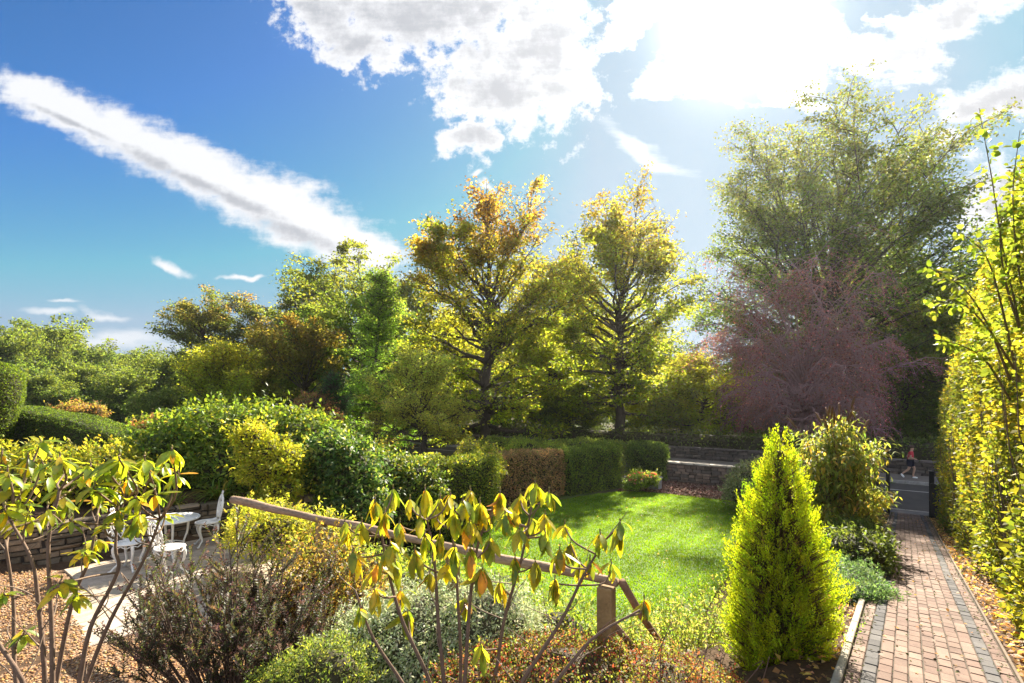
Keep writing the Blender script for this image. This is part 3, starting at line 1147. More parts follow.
# the two autumn trees beyond the lawn
x, y = at(490, 33)
plant_tree('autumn_tree', 'tall tree with orange and gold upper leaves and a dark trunk behind the trimmed hedges', x, y, 17.8, 5.6, base=0.15, nl=84, ns=9, nt=6, nleaf=47000, lsize=0.2, lmin=0.55,
           palette=mixpal([(0, (0.1, 0.14, 0.02)), (0.4, (0.13, 0.15, 0.02)), (0.72, (0.14, 0.145, 0.022)), (0.9, (0.15, 0.115, 0.024)), (1, (0.14, 0.08, 0.024))], 0.3), trunk_r=0.36, seed=1,
           env=(9.0, 6.6, 9.3), var=1.0, elo=-6, ehi=84, fork=0.72, lean=(-0.02, 0), wob=0.35, flat=0.35)
x, y = at(614, 41)
plant_tree('autumn_tree', 'tall olive and gold tree with a leaning forked trunk left of the purple weeping tree', x, y, 21.5, 6.8, base=0.13, nl=88, ns=9, nt=6, nleaf=48000, lsize=0.24, lmin=0.55,
           palette=mixpal([(0, (0.1, 0.14, 0.02)), (0.4, (0.12, 0.15, 0.02)), (0.75, (0.13, 0.14, 0.025)), (1, (0.14, 0.1, 0.028))], 0.3), trunk_r=0.42, seed=2,
           env=(11.0, 6.0, 10.9), var=1.0, elo=-8, ehi=84, fork=0.68, lean=(0.0, 0), wob=0.4, flat=0.35)
# the great beech against the sun
x, y = at(826, 50)
plant_tree('beech_tree', 'largest tree of all, a huge spreading beech rising behind the purple weeping tree', x, y, 29.0, 10.6, base=0.08, nl=170, ns=10, nt=6, nleaf=130000, lsize=0.26, limb_k=0.3, lmin=0.78, crown_mat=LEAF,
           palette=mixpal([(0, (0.065, 0.11, 0.02)), (0.6, (0.08, 0.115, 0.022)), (1, (0.095, 0.11, 0.03))], 0.3), trunk_r=0.9, seed=3,
           env=(15.8, 10.8, 13.3), var=0.7, elo=0, ehi=84, fork=0.55, curv=0.04, spread=0.44, twig_r=0.015, wob=0.12, flat=0.4, sec=0.32)
# the weeping copper beech
x, y = at(803, 36)
plant_tree('weeping_tree', 'purple leaved weeping tree with bare drooping pinkish branches beyond the road', x, y, 12.5, 6.6, base=0.16, nl=110, ns=10, nt=6, nleaf=30000, lsize=0.14, lmin=0.7, lrmin=0.026,
           palette=lambda n, hf, hue, cl, pos: pal(n, [(0.19, 0.075, 0.105), (0.14, 0.06, 0.08), (0.22, 0.105, 0.135), (0.15, 0.09, 0.075)], [3, 2, 2, 1], 0.3, cl),
           trunk_r=0.42, seed=4, crown_mat=LEAF, env=(8.8, 6.2, 12.2), elo=8, ehi=86, fork=0.45, curv=0.1, sag=0.35, sag2=0.4, sag3=0.7, spread=0.16, flat=1.0, var=0.8,
           bark=(0.38, 0.24, 0.24), twig_r=0.013, sec=0.42, wob=0.15)

# middle distance, left of the autumn trees
x, y = at(372, 31)
plant_tree('larch_tree', 'pale green feathery larch with a pointed top left of the orange tree', x, y, 12.6, 2.9, base=0.08, nl=80, ns=7, nt=5, nleaf=30000, lsize=0.15,
           palette=mixpal([(0, (0.08, 0.15, 0.03)), (1, (0.1, 0.16, 0.035))]), trunk_r=0.16, seed=5, prof=lambda t: 1.02 - t * 0.93, elo=-8, ehi=25, W=0.4, spread=0.16)
x, y = at(421, 26)
plant_tree('small_tree', 'small rounded olive tree with a dark stem beside the larch', x, y, 6.2, 2.9, base=0.28, nl=40, ns=8, nt=5, nleaf=22000, lsize=0.12,
           palette=mixpal([(0, (0.24, 0.18, 0.06)), (0.4, (0.2, 0.2, 0.06)), (1, (0.22, 0.25, 0.08))]), trunk_r=0.2, seed=6, env=(3.6, 2.9, 3.2), var=0.6, fork=0.6, elo=0, ehi=82, spread=0.16)
x, y = at(336, 27)
plant_tree('dark_conifer', 'small dark green conifer at the foot of the larch', x, y, 5.3, 1.25, base=0.03, nl=90, ns=6, nt=5, nleaf=15000, lsize=0.11,
           palette=mixpal([(0, (0.02, 0.06, 0.03)), (1, (0.03, 0.08, 0.035))]), trunk_r=0.1, seed=7, prof=lambda t: 1.02 - t * 0.9, elo=5, ehi=30, W=0.4, spread=0.1)
x, y = at(352, 44)
plant_tree('tall_tree', 'tall dark green tree with wind-combed top behind the larch', x, y, 17.0, 5.6, base=0.2, nl=54, ns=8, nt=5, nleaf=32000, lsize=0.24,
           palette=mixpal([(0, GREEN), (0.7, (0.07, 0.11, 0.025)), (1, (0.1, 0.11, 0.03))]), trunk_r=0.35, seed=8, env=(9.5, 6.0, 8.4), var=0.8, fork=0.7, elo=0, ehi=80, flat=0.35, lean=(0.04, 0))
x, y = at(304, 39)
plant_tree('russet_beech', 'russet and green beech with a broad crown left of the tall dark tree', x, y, 10.6, 4.3, base=0.12, nl=50, ns=8, nt=5, nleaf=30000, lsize=0.2,
           palette=mixpal([(0, (0.07, 0.1, 0.025)), (0.5, (0.1, 0.11, 0.025)), (0.85, (0.11, 0.1, 0.03)), (1, (0.14, 0.1, 0.03))]), trunk_r=0.26, seed=9, env=(5.6, 4.6, 5.6), var=0.8, fork=0.6, elo=-5, ehi=82)
for u, Y, H, R, sd, lab, ln in ((212, 52, 16.6, 5.6, 10, 'windswept thin tree with russet tips, leftmost of the tall trees on the skyline', -0.06),
                                (268, 54, 17.2, 5.8, 11, 'windswept tall tree with a bare stem standing right of the leftmost skyline tree', 0.03)):
    x, y = at(u, Y)
    plant_tree('windswept_tree', lab, x, y, H, R, group='windswept trees on the skyline', base=0.26, nl=44, ns=8, nt=5, nleaf=26000, lsize=0.22, lmin=0.4,
               env=(H * 0.6, R, H * 0.42), var=0.9, fork=0.72,
               palette=mixpal([(0, (0.05, 0.07, 0.025)), (0.8, (0.07, 0.09, 0.03)), (1, (0.12, 0.08, 0.035))]), trunk_r=0.32, seed=sd, elo=0, ehi=42, flat=0.3, lean=(ln, 0), spread=0.36)
x, y = at(222, 36)
plant_tree('round_tree', 'bright rounded yellow green tree standing before the windswept skyline trees', x, y, 7.6, 3.6, base=0.08, nl=54, ns=8, nt=5, nleaf=30000, lsize=0.17,
           palette=mixpal([(0, (0.09, 0.13, 0.03)), (0.6, (0.13, 0.17, 0.03)), (1, (0.2, 0.2, 0.03))]), trunk_r=0.22, seed=12, elo=-5, ehi=65)


def copy_tree(src, x, y, scale, rot, label, group=None, sx=1.0, z=None, name=None):
    r = src.copy()
    COL.objects.link(r)
    if name:
        r.name = name
    r.location = (x, y, (gz(x, y) if z is None else z) - 0.05)
    r.rotation_euler = (0, 0, rot)
    r.scale = (scale * sx, scale * sx, scale)
    r['label'] = label
    if group:
        r['group'] = group
    for c in list(src.children):
        k = c.copy()
        COL.objects.link(k)
        k.parent = r
    return r


# prototypes for the woods behind
G_WOOD = 'trees of the wood behind the garden'
x, y = at(545, 50)
wa = plant_tree('woodland_tree', 'yellow green woodland tree filling the gap between the two autumn trees', x, y, 11.5, 6.2, group=G_WOOD, base=0.08, nl=50, ns=8, nt=5, nleaf=26000, lsize=0.3,
                palette=mixpal([(0, (0.14, 0.18, 0.025)), (0.5, (0.15, 0.19, 0.025)), (1, (0.2, 0.2, 0.03))]), trunk_r=0.3, seed=13, elo=-8, ehi=60, spread=0.4)
x, y = at(905, 46)
wb = plant_tree('woodland_tree', 'dark green woodland tree below the right side of the great beech', x, y, 12.0, 5.4, group=G_WOOD, crown_mat=LEAF, base=0.05, nl=54, ns=8, nt=5, nleaf=28000, lsize=0.26,
                palette=mixpal([(0, (0.055, 0.09, 0.02)), (0.6, (0.075, 0.11, 0.02)), (1, (0.12, 0.14, 0.025))]), trunk_r=0.3, seed=14, elo=-8, ehi=60, spread=0.35)
x, y = at(60, 92)
G_FAR = 'trees of the far wood on the left'
wc = plant_tree('broadleaf_tree', 'broad dark green tree with the highest domed crown in the far wood above the topiary', x, y, 13.2, 8.8, group=G_FAR, crown_mat=LEAF, base=0.05, nl=60, ns=9, nt=5, nleaf=30000, lsize=0.5,
                palette=mixpal([(0, (0.045, 0.075, 0.025)), (0.6, (0.06, 0.095, 0.025)), (1, (0.1, 0.13, 0.03))]), trunk_r=0.45, seed=15, elo=-8, ehi=62, spread=0.55)
wood = [  # src, u, Y, scale, sx, label
    (wb, 562, 62, 1.62, 0.85, 'tall green tree closing the gap between the crowns of the two autumn trees'),
    (wa, 590, 54, 1.0, 1.0, 'yellow green tree at the foot of the olive and gold tree, left side'),
    (wa, 682, 50, 0.66, 1.15, 'bright yellow green tree between the olive and gold tree and the great beech'),
    (wa, 700, 43, 0.62, 1.2, 'low leafy yellow green tree left of the purple weeping tree'),
    (wb, 640, 58, 1.0, 1.1, 'green tree seen dimly behind the olive and gold tree'),
    (wa, 450, 48, 0.98, 0.9, 'yellow green tree just left behind the orange tree'),
    (wb, 400, 56, 1.4, 0.9, 'green tree in the gap between larch and orange tree'),
    (wb, 760, 46, 0.66, 1.2, 'dark low tree behind the left edge of the purple weeping tree'),
    (wb, 948, 40, 0.95, 0.9, 'dark green tree beside the tall right hedge over the gate'),
    (wb, 985, 52, 1.1, 1.0, 'green tree mostly hidden behind the tall right hedge'),
    (wa, 925, 60, 1.15, 1.0, 'hazy yellow green tree at the right foot of the great beech'),
    (wb, 505, 60, 1.1, 1.2, 'dark green tree straight behind the trunk of the orange tree'),
    (wb, 860, 52, 0.8, 1.3, 'dark tree seen through the drooping branches right of the weeping trunk'),
    (wb, 570, 46, 0.42, 1.5, 'dark low understorey tree behind the trimmed hedge, between the two autumn trunks'),
    (wb, 872, 68, 1.75, 1.0, 'tall dark tree filling the gap behind the limbs of the great beech'),
    (wb, 722, 50, 0.42, 1.6, 'low dark tree on the bank left of the purple weeping tree'),
    (wb, 790, 54, 0.5, 1.6, 'low dark tree on the bank behind the purple weeping tree trunk'),
    (wb, 845, 47, 0.4, 1.6, 'low dark tree on the bank right of the purple weeping tree trunk'),
    (wa, 655, 44, 0.42, 1.5, 'low sunlit understorey tree right of the leaning forked trunk'),
]
for i, (src, u, Y, sc, sx, lab) in enumerate(wood):
    x, y = at(u, Y)
    copy_tree(src, x, y, sc, 1.7 * i + 0.5, lab, G_WOOD, sx)
far = [
    (wc, 8, 78, 0.86, 0.75, 'dark tree at the left picture edge above the clipped topiary'),
    (wc, 30, 84, 0.9, 0.6, 'yellow tinged tree right behind the topiary, second crown from the left edge'),
    (wc, 100, 105, 0.98, 0.9, 'domed tree right of the highest crown in the far left wood'),
    (wc, 130, 118, 0.86, 1.0, 'lower tree where the far left wood dips towards the gap of sky'),
    (wc, 85, 66, 0.56, 0.9, 'mid green tree above the middle of the long clipped hedge'),
    (wc, 45, 58, 0.46, 1.0, 'dark bushy tree just above the left part of the long clipped hedge'),
    (wc, 125, 60, 0.47, 1.0, 'grey green bushy tree above the right end of the long clipped hedge'),
    (wc, 155, 84, 0.72, 0.9, 'small crowned tree left of the bright rounded tree, under the gap of sky'),
    (wc, 178, 66, 0.66, 0.8, 'russet tinged tree under the leftmost windswept tree'),
    (wc, 160, 48, 0.34, 1.1, 'low dark tree between the clipped hedge and the bright rounded tree'),
    (wb, 268, 44, 0.72, 1.1, 'dark green tree between the bright rounded tree and the russet beech'),
    (wb, 318, 60, 1.5, 0.95, 'dark tree behind the russet beech and the tall dark tree'),
    (wc, 150, 140, 0.95, 1.3, 'faint farthest tree closing the valley under the gap of sky'),
    (wc, 240, 90, 0.85, 1.0, 'dark tree far behind the bright rounded tree'),
]
for i, (src, u, Y, sc, sx, lab) in enumerate(far):
    x, y = at(u, Y)
    copy_tree(src, x, y, sc, 2.1 * i + 0.9, lab, G_FAR, sx, name='broadleaf_tree')


# far wooded hillside closing the view
def far_wood():
    n = 26000
    u = rng.uniform(20, 1030, n)
    Y = rng.uniform(150, 330, n)
    x = (u - 512) / F * Y
    z = ground(np.c_[x, Y])
    far_r = np.hypot(x, Y)
    z = z + 26 * np.clip((far_r - 120) / 450, 0, 1) ** 1.3
    crown = 5 + 9 * np.abs(lownoise(np.c_[x, Y, z * 0], 0.13, 5)) + rng.uniform(0, 4, n)
    pos = np.c_[x, Y, z + crown * rng.uniform(0.3, 1, n)]
    mb = MB()
    leafs(mb, pos, rng.uniform(1.6, 3.2, n), rvec(n), rvec(n) * 0.6 + np.array([0, -0.3, 0.7]), pal(n, [(0.05, 0.08, 0.03), (0.07, 0.1, 0.03), (0.11, 0.1, 0.03)], None, 0.25), 0.8)
    tag(mb.build('far_woods', LEAF), 'far wooded hillside closing the valley', 'woods', kind='stuff')


far_wood()

# ------------------------------------------------------------------ bushes and hedges
def sphere_core(mb, c, r, col, nu=14, nv=9, seed=0):
    th = np.linspace(0, math.pi, nv)
    ph = np.arange(nu) / nu * 2 * math.pi
    T, Ph = np.meshgrid(th, ph, indexing='ij')
    V = np.stack([np.sin(T) * np.cos(Ph), np.sin(T) * np.sin(Ph), np.cos(T)], -1).reshape(-1, 3)
    V = V * (1 + 0.08 * lownoise(V, 3.0, seed))[:, None] * np.asarray(r) + np.asarray(c)
    i = np.arange(nu * nv).reshape(nv, nu)
    q = np.stack([i[:-1], i[1:], np.roll(i[1:], -1, 1), np.roll(i[:-1], -1, 1)], -1).reshape(-1, 4)
    mb.add(V, [q], col)


def lobed(lobes, n, depth=0.2, bump=0.12, f=2.2, seed=0, low=-0.55):
    """points near the outside of a union of ellipsoids, with outward normals"""
    lb = np.array(lobes, float)
    area = (lb[:, 3] * lb[:, 4] + lb[:, 3] * lb[:, 5] + lb[:, 4] * lb[:, 5])
    P_, N_ = [], []
    got = 0
    while got < n:
        k = rng.choice(len(lb), n, p=area / area.sum())
        d = rvec(n)
        d = d[d[:, 2] > low]
        k = k[:len(d)]
        c, r = lb[k, :3], lb[k, 3:]
        rr = 1 - np.abs(rng.normal(0, depth, len(d))) + bump * lownoise(d * 1.0 + c * 0.7, f * 2, seed) + 0.03 * rng.normal(size=len(d))
        p = c + d * r * rr[:, None]
        nn = unit(d / r)
        ok = np.ones(len(p), bool)
        for j in range(len(lb)):
            q = np.linalg.norm((p - lb[j, :3]) / lb[j, 3:], axis=1)
            ok &= (q > 0.72) | (k == j)
        P_.append(p[ok])
        N_.append(nn[ok])
        got += ok.sum()
    return np.concatenate(P_)[:n], np.concatenate(N_)[:n]


def bush(name, label, lobes, n, size, palette, cat='shrub', m=None, W=0.5, depth=0.2, bump=0.17, group=None, core=(0.045, 0.04, 0.022), core_k=0.72, droop=0.15, z=None, low=-0.55,
         out=0.6, stems=10, curved=False, twig=(0.09, 0.065, 0.045), f=2.2, shoot=1.0):
    lb = np.array(lobes, float)
    c = lb[:, :2].mean(0)
    z = gz(*c) if z is None else z
    loc = np.array([c[0], c[1], z])
    r = thing(name, label, cat, loc, group)
    p, nn = lobed(lobes, n, depth, bump, f, len(label), low)
    # loose shoots that break the outline
    nsh = max(6, n // 45)
    q, qn = lobed(lobes, nsh, depth * 0.5, bump, f, len(label) + 1, max(low, -0.2))
    k = np.repeat(np.arange(nsh), 11)
    sdir = unit(qn + 0.6 * rvec(nsh) + np.array([0, 0, 0.55]))
    sl = rng.uniform(0.8, 3.4, nsh) * size * shoot
    fr_ = np.tile(np.linspace(0.05, 1, 11), nsh)[:, None]
    p = np.concatenate([p, q[k] + sdir[k] * sl[k][:, None] * fr_ + rng.normal(0, size * 0.3, (len(k), 3))])
    nn = np.concatenate([nn, sdir[k]])
    n = len(p)
    p[:, 2] = np.maximum(p[:, 2], z + 0.01)
    d = unit(nn * out + rvec(n) - np.array([0, 0, droop]))
    nm = rvec(n) * 0.6 + np.array([0, 0, 0.55]) + nn * 0.35
    mb = MB()
    clump = np.exp(0.22 * lownoise(p, 3.5, 5))
    sz = rng.uniform(0.7, 1.25, n) * size
    if curved:
        blades(mb, p, sz, d, nm, palette(n, clump), W, rng.uniform(0.2, 0.9, n), rows=(0.0, 0.3, 0.7), prof=(0.15, 1.0, 0.75))
    else:
        leafs(mb, p, sz, d, nm, palette(n, clump), W)
    mb.build('foliage', m or LEAF, r, loc)
    tm = MB()
    for j, L in enumerate(lobes):
        if core_k > 0:
            sphere_core(tm, L[:3], np.array(L[3:]) * core_k, core, seed=j)
    if stems:
        k = rng.integers(0, len(lb), stems)
        tip = lb[k, :3] + rvec(stems) * lb[k, 3:] * 0.8
        b = np.c_[c + rng.normal(0, 0.08, (stems, 2)) * lb[:, 3].mean(), np.full(stems, z - 0.05)]
        u = np.linspace(0, 1, 5)[None, :, None]
        pts = b[:, None] * (1 - u) + tip[:, None] * u
        pts[:, 1:-1] += rng.normal(0, 0.05, (stems, 3, 3)) * lb[:, 3].mean()
        tubes(tm, pts, np.linspace(0.02, 0.006, 5)[None] * np.ones((stems, 1)) * min(1.5, max(0.5, lb[:, 3].mean())), 5, twig)
    tm.build('stems', TWIG, r, loc)
    return r


def mp(cols, w=None, var=0.22):
    return lambda n, cl: pal(n, cols, w, var, cl)


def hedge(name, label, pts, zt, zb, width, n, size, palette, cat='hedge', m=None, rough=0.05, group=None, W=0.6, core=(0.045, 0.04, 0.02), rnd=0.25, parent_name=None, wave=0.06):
    """clipped hedge along a polyline; zt tops at each point, zb bottoms"""
    pts = np.array(pts, float)
    seg = np.linalg.norm(np.diff(pts, axis=0), axis=1)
    cum = np.concatenate([[0], np.cumsum(seg)])
    Lt = cum[-1]
    zt = np.broadcast_to(np.asarray(zt, float), (len(pts),))
    zb = np.broadcast_to(np.asarray(zb, float), (len(pts),))
    c = pts.mean(0)
    loc = np.array([c[0], c[1], zb.min()])
    r = thing(name, label, cat, loc, group)

    def frame(s):
        px_, py_ = np.interp(s, cum, pts[:, 0]), np.interp(s, cum, pts[:, 1])
        i = np.clip(np.searchsorted(cum, s, side='right') - 1, 0, len(seg) - 1)
        e = (pts[i + 1] - pts[i]) / seg[i][:, None]
        return np.c_[px_, py_], e, np.interp(s, cum, zt), np.interp(s, cum, zb)

    def surf(s, a, ins):
        """a in 0..1 around left side, top, right side; ins = inset"""
        p, e, t, b = frame(s)
        h = t - b
        per = 2 * h + width
        d = a * per
        rr = np.minimum(rnd, np.minimum(width, h) * 0.45)
        left = d < h
        right = d > h + width
        y = np.where(left, -width / 2, np.where(right, width / 2, d - h - width / 2))
        zz = np.where(left, d, np.where(right, per - d, h))
        nx = np.where(left, -1.0, np.where(right, 1.0, 0.0))
        nz = np.where(left | right, 0.0, 1.0)
        # rounded shoulders
        cy_, cz_ = width / 2 - rr, h - rr
        ay = np.abs(y)
        cor = (ay > cy_) & (zz > cz_)
        ang = np.arctan2(zz - cz_, ay - cy_)
        y = np.where(cor, np.sign(y) * (cy_ + rr * np.cos(ang)), y)
        zz = np.where(cor, cz_ + rr * np.sin(ang), zz)
        nx = np.where(cor, np.sign(y) * np.cos(ang), nx)
        nz = np.where(cor, np.sin(ang), nz)
        y = y - nx * ins
        zz = zz - nz * ins
        nn = np.c_[e[:, 1] * nx, -e[:, 0] * nx, nz]
        pos = np.c_[p[:, 0] + e[:, 1] * y, p[:, 1] - e[:, 0] * y, b + zz]
        return pos, nn, e
    ne = int(n * width / (2 * Lt + 2 * width))
    s = rng.uniform(0, Lt, n)
    a = rng.uniform(0, 1, n)
    pos, nn, e = surf(s, a, np.abs(rng.normal(0, rough, n)) - rough * 0.4)
    # ends
    pe, _, ee = surf(np.where(rng.uniform(size=2 * ne) < 0.5, 0.0, Lt - 1e-6), rng.uniform(0, 1, 2 * ne), rng.uniform(0, width / 2, 2 * ne))
    sg = np.where(np.linalg.norm(pe[:, :2] - pts[0], axis=1) < np.linalg.norm(pe[:, :2] - pts[-1], axis=1), -1.0, 1.0)
    ev = np.c_[ee, np.zeros(2 * ne)] * sg[:, None]
    pe = pe + ev * rng.normal(0.02, rough, 2 * ne)[:, None]
    pos = np.concatenate([pos, pe])
    nn = np.concatenate([nn, ev])
    N = len(pos)
    pos += nn * (wave * lownoise(pos, 1.6, len(label)))[:, None] + nn * (wave * 0.5 * lownoise(pos, 5.0, len(label) + 3))[:, None]
    d = unit(nn * 0.7 + rvec(N))
    nm = rvec(N) * 0.7 + nn * 0.6 + np.array([0, 0, 0.3])
    clump = np.exp(0.2 * lownoise(pos, 2.5, 8))
    mb = MB()
    leafs(mb, pos, rng.uniform(0.7, 1.25, N) * size, d, nm, palette(N, clump), W)
    mb.build('foliage', m or LEAF, r, loc)
    # inner twigs: a closed body well inside the leaves
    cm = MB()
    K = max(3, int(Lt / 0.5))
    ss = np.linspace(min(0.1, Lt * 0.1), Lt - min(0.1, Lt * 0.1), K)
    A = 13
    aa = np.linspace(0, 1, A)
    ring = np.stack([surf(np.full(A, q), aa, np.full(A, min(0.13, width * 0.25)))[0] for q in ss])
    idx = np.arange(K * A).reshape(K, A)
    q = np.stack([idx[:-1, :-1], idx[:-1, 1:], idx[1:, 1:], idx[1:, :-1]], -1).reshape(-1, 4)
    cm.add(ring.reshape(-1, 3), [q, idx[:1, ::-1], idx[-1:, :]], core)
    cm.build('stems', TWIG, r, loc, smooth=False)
    return r


LAU = mp([(0.09, 0.14, 0.022), (0.12, 0.16, 0.022), (0.055, 0.09, 0.02), (0.2, 0.2, 0.03)], [3, 3, 3, 0.7])
# left, far side of the terrace
bush('laurel_bush', 'largest glossy laurel bush, spreading wide behind the patio wall',
     [(-8.6, 13.2, CZ - 1.55, 1.6, 1.3, 1.15), (-7.2, 13.3, CZ - 1.25, 1.6, 1.3, 1.25), (-5.8, 13.4, CZ - 1.45, 1.5, 1.3, 1.15), (-5.0, 13.2, CZ - 1.9, 1.0, 1.2, 1.0), (-6.8, 12.5, CZ - 1.7, 1.4, 0.8, 0.8)],
     21000, 0.125, LAU, m=LEAF_GLOSS, depth=0.16, stems=14)
bush('golden_shrub', 'bright yellow green shrub in front of the laurel at the rail end', [(-5.35, 11.0, CZ - 1.55, 0.62, 0.5, 0.45), (-5.75, 11.0, CZ - 1.0, 0.36, 0.35, 0.5), (-4.95, 11.0, CZ - 1.35, 0.3, 0.35, 0.38), (-5.4, 11.0, CZ - 1.2, 0.35, 0.35, 0.4), (-5.05, 10.9, CZ - 2.0, 0.45, 0.35, 0.4)],
     6000, 0.085, bump=0.3, shoot=1.8, palette= mp([(0.2, 0.21, 0.025), (0.15, 0.18, 0.02), (0.25, 0.24, 0.035)]), depth=0.2)
bush('variegated_bush', 'dark glossy bush with pale leaves standing right of the golden shrub', [(-3.95, 12.0, CZ - 1.9, 0.75, 0.7, 0.95), (-3.7, 11.8, CZ - 2.6, 0.8, 0.7, 0.8), (-4.4, 11.9, CZ - 1.5, 0.6, 0.6, 0.7)],
     7000, 0.12, mp([(0.05, 0.1, 0.03), (0.09, 0.14, 0.03), (0.24, 0.25, 0.1), (0.03, 0.06, 0.02)], [3, 2, 1, 2]), m=LEAF_GLOSS)
bush('spreading_shrub', 'low yellow green shrub row along the wall top at the left edge', [(-12.2, 11.0, CZ - 1.75, 1.2, 0.9, 0.75), (-10.6, 11.1, CZ - 1.75, 1.2, 0.9, 0.72), (-9.2, 11.4, CZ - 1.75, 1.0, 0.9, 0.7)],
     12000, 0.1, mp([(0.16, 0.18, 0.025), (0.1, 0.13, 0.02), (0.26, 0.24, 0.035)]), stems=8)
bush('orange_shrub', 'small orange leaved shrub beyond the end of the clipped hedge', [(-13.6, 19.0, CZ - 1.25, 0.75, 0.6, 0.6), (-14.2, 19.0, CZ - 1.5, 0.6, 0.5, 0.6)], 3500, 0.1,
     mp([(0.24, 0.13, 0.06), (0.2, 0.1, 0.05), (0.18, 0.14, 0.06)]))
bush('yellow_flower_shrub', 'small yellow and red shrub peeping over the clipped hedge', [(-18.2, 21.6, CZ - 0.6, 0.6, 0.5, 0.42), (-19.4, 21.9, CZ - 0.5, 0.7, 0.5, 0.36)], 2500, 0.1,
     mp([(0.22, 0.18, 0.05), (0.2, 0.1, 0.07), (0.15, 0.15, 0.05)]))
bush('pink_shrub', 'dusky pink leaved shrub at the foot of the russet beech', [(-10.3, 26, CZ - 0.5, 1.1, 0.8, 0.9), (-9.7, 25.6, CZ - 1.1, 1.0, 0.8, 0.8), (-11.2, 25.6, CZ - 1.2, 0.9, 0.8, 0.8)], 5500, 0.11,
     mp([(0.2, 0.09, 0.07), (0.14, 0.08, 0.05), (0.12, 0.13, 0.04)]))
bush('amber_shrub', 'amber tinged arching shrub beside the clipped hedge and the laurel', [(-10.2, 15.2, CZ - 1.5, 0.9, 0.8, 0.62), (-11.1, 15.0, CZ - 1.85, 0.9, 0.8, 0.6)], 5200, 0.09,
     mp([(0.25, 0.18, 0.05), (0.16, 0.15, 0.03), (0.3, 0.16, 0.05)]))


def strap_plant(x, y, z, label, n=120, L=0.6):
    r = thing('strap_plant', label, 'plant', (x, y, z), 'strap leaved clumps on the patio wall')
    az = rng.uniform(0, 6.283, n)
    el = np.radians(rng.uniform(35, 85, n))
    d = np.c_[np.cos(az) * np.cos(el), np.sin(az) * np.cos(el), np.sin(el)]
    mb = MB()
    pos = np.array([x, y, z]) + np.c_[rng.normal(0, 0.09, (n, 2)), np.zeros(n)]
    blades(mb, pos, rng.uniform(0.5, 1.1, n) * L, d, np.c_[-np.cos(az) * np.sin(el), -np.sin(az) * np.sin(el), np.cos(el)], pal(n, [(0.07, 0.12, 0.025), (0.11, 0.15, 0.03), (0.16, 0.15, 0.04)]), 0.055, rng.uniform(0.8, 2.2, n))
    mb.build('foliage', LEAF, r, (x, y, z))
    return r


strap_plant(-6.75, 11.55, CZ - 2.3, 'strap leaved clump arching over the patio wall behind the table', 150, 0.75)
strap_plant(-7.5, 10.95, CZ - 2.3, 'strap leaved clump on the patio wall left of the table', 110, 0.6)
strap_plant(-6.0, 11.95, CZ - 2.3, 'strap leaved clump at the foot of the golden shrub', 120, 0.6)
YEW = mp([(0.05, 0.085, 0.018), (0.07, 0.1, 0.02), (0.04, 0.07, 0.015)])
hedge('clipped_hedge', 'long clipped green hedge beside the tall topiary at the left', [(-23.5, 21.5), (-19.8, 20.3), (-16.0, 18.6), (-12.6, 17.2)], [CZ - 0.2, CZ - 0.28, CZ - 0.62, CZ - 1.22], CZ - 2.6, 1.3,
      48000, 0.055, YEW, rough=0.03, rnd=0.2, wave=0.03)


def topiary():
    x0, y0, zb = -19.35, 18.2, CZ - 2.3
    r = thing('topiary', 'tall smoothly clipped topiary with a rounded top at the left picture edge', 'topiary', (x0, y0, zb))
    hs = np.array([0, 0.6, 1.4, 2.4, 3.2, 3.6, 3.8])
    rs = np.array([0.62, 0.72, 0.9, 1.18, 1.2, 0.9, 0.0])
    n = 34000
    z = rng.uniform(0, 1, n) ** 0.9 * 3.8
    a = rng.uniform(0, 6.283, n)
    rad = np.interp(z, hs, rs)
    top = rng.uniform(size=n) < 0.2
    rad = np.where(top, 1.2 * np.sqrt(rng.uniform(size=n)), rad)
    z = np.where(top, np.interp(rad, [0, 0.9, 1.2], [3.8, 3.6, 3.2]), z)
    ins = 1 - np.abs(rng.normal(0, 0.03, n))
    pos = np.c_[x0 + np.cos(a) * rad * ins, y0 + np.sin(a) * rad * ins, zb + z - (1 - ins) * 0.5]
    nn = unit(np.c_[np.cos(a) * rad, np.sin(a) * rad, np.where(z > 3.2, 1.5, -0.15)])
    mb = MB()
    leafs(mb, pos, rng.uniform(0.04, 0.07, n), unit(nn * 0.5 + rvec(n)), nn + rvec(n) * 0.5, pal(n, [(0.07, 0.11, 0.015), (0.1, 0.14, 0.02), (0.05, 0.08, 0.012)]), 0.6)
    mb.build('foliage', LEAF, r, (x0, y0, zb))
    cm = MB()
    hh = np.linspace(0, 3.7, 12)
    pts = np.c_[np.full(12, x0), np.full(12, y0), zb + hh]
    tubes(cm, pts, np.maximum(np.interp(hh, hs, rs) - 0.12, 0.03), 14, (0.045, 0.04, 0.02))
    cm.build('stems', TWIG, r, (x0, y0, zb))


topiary()

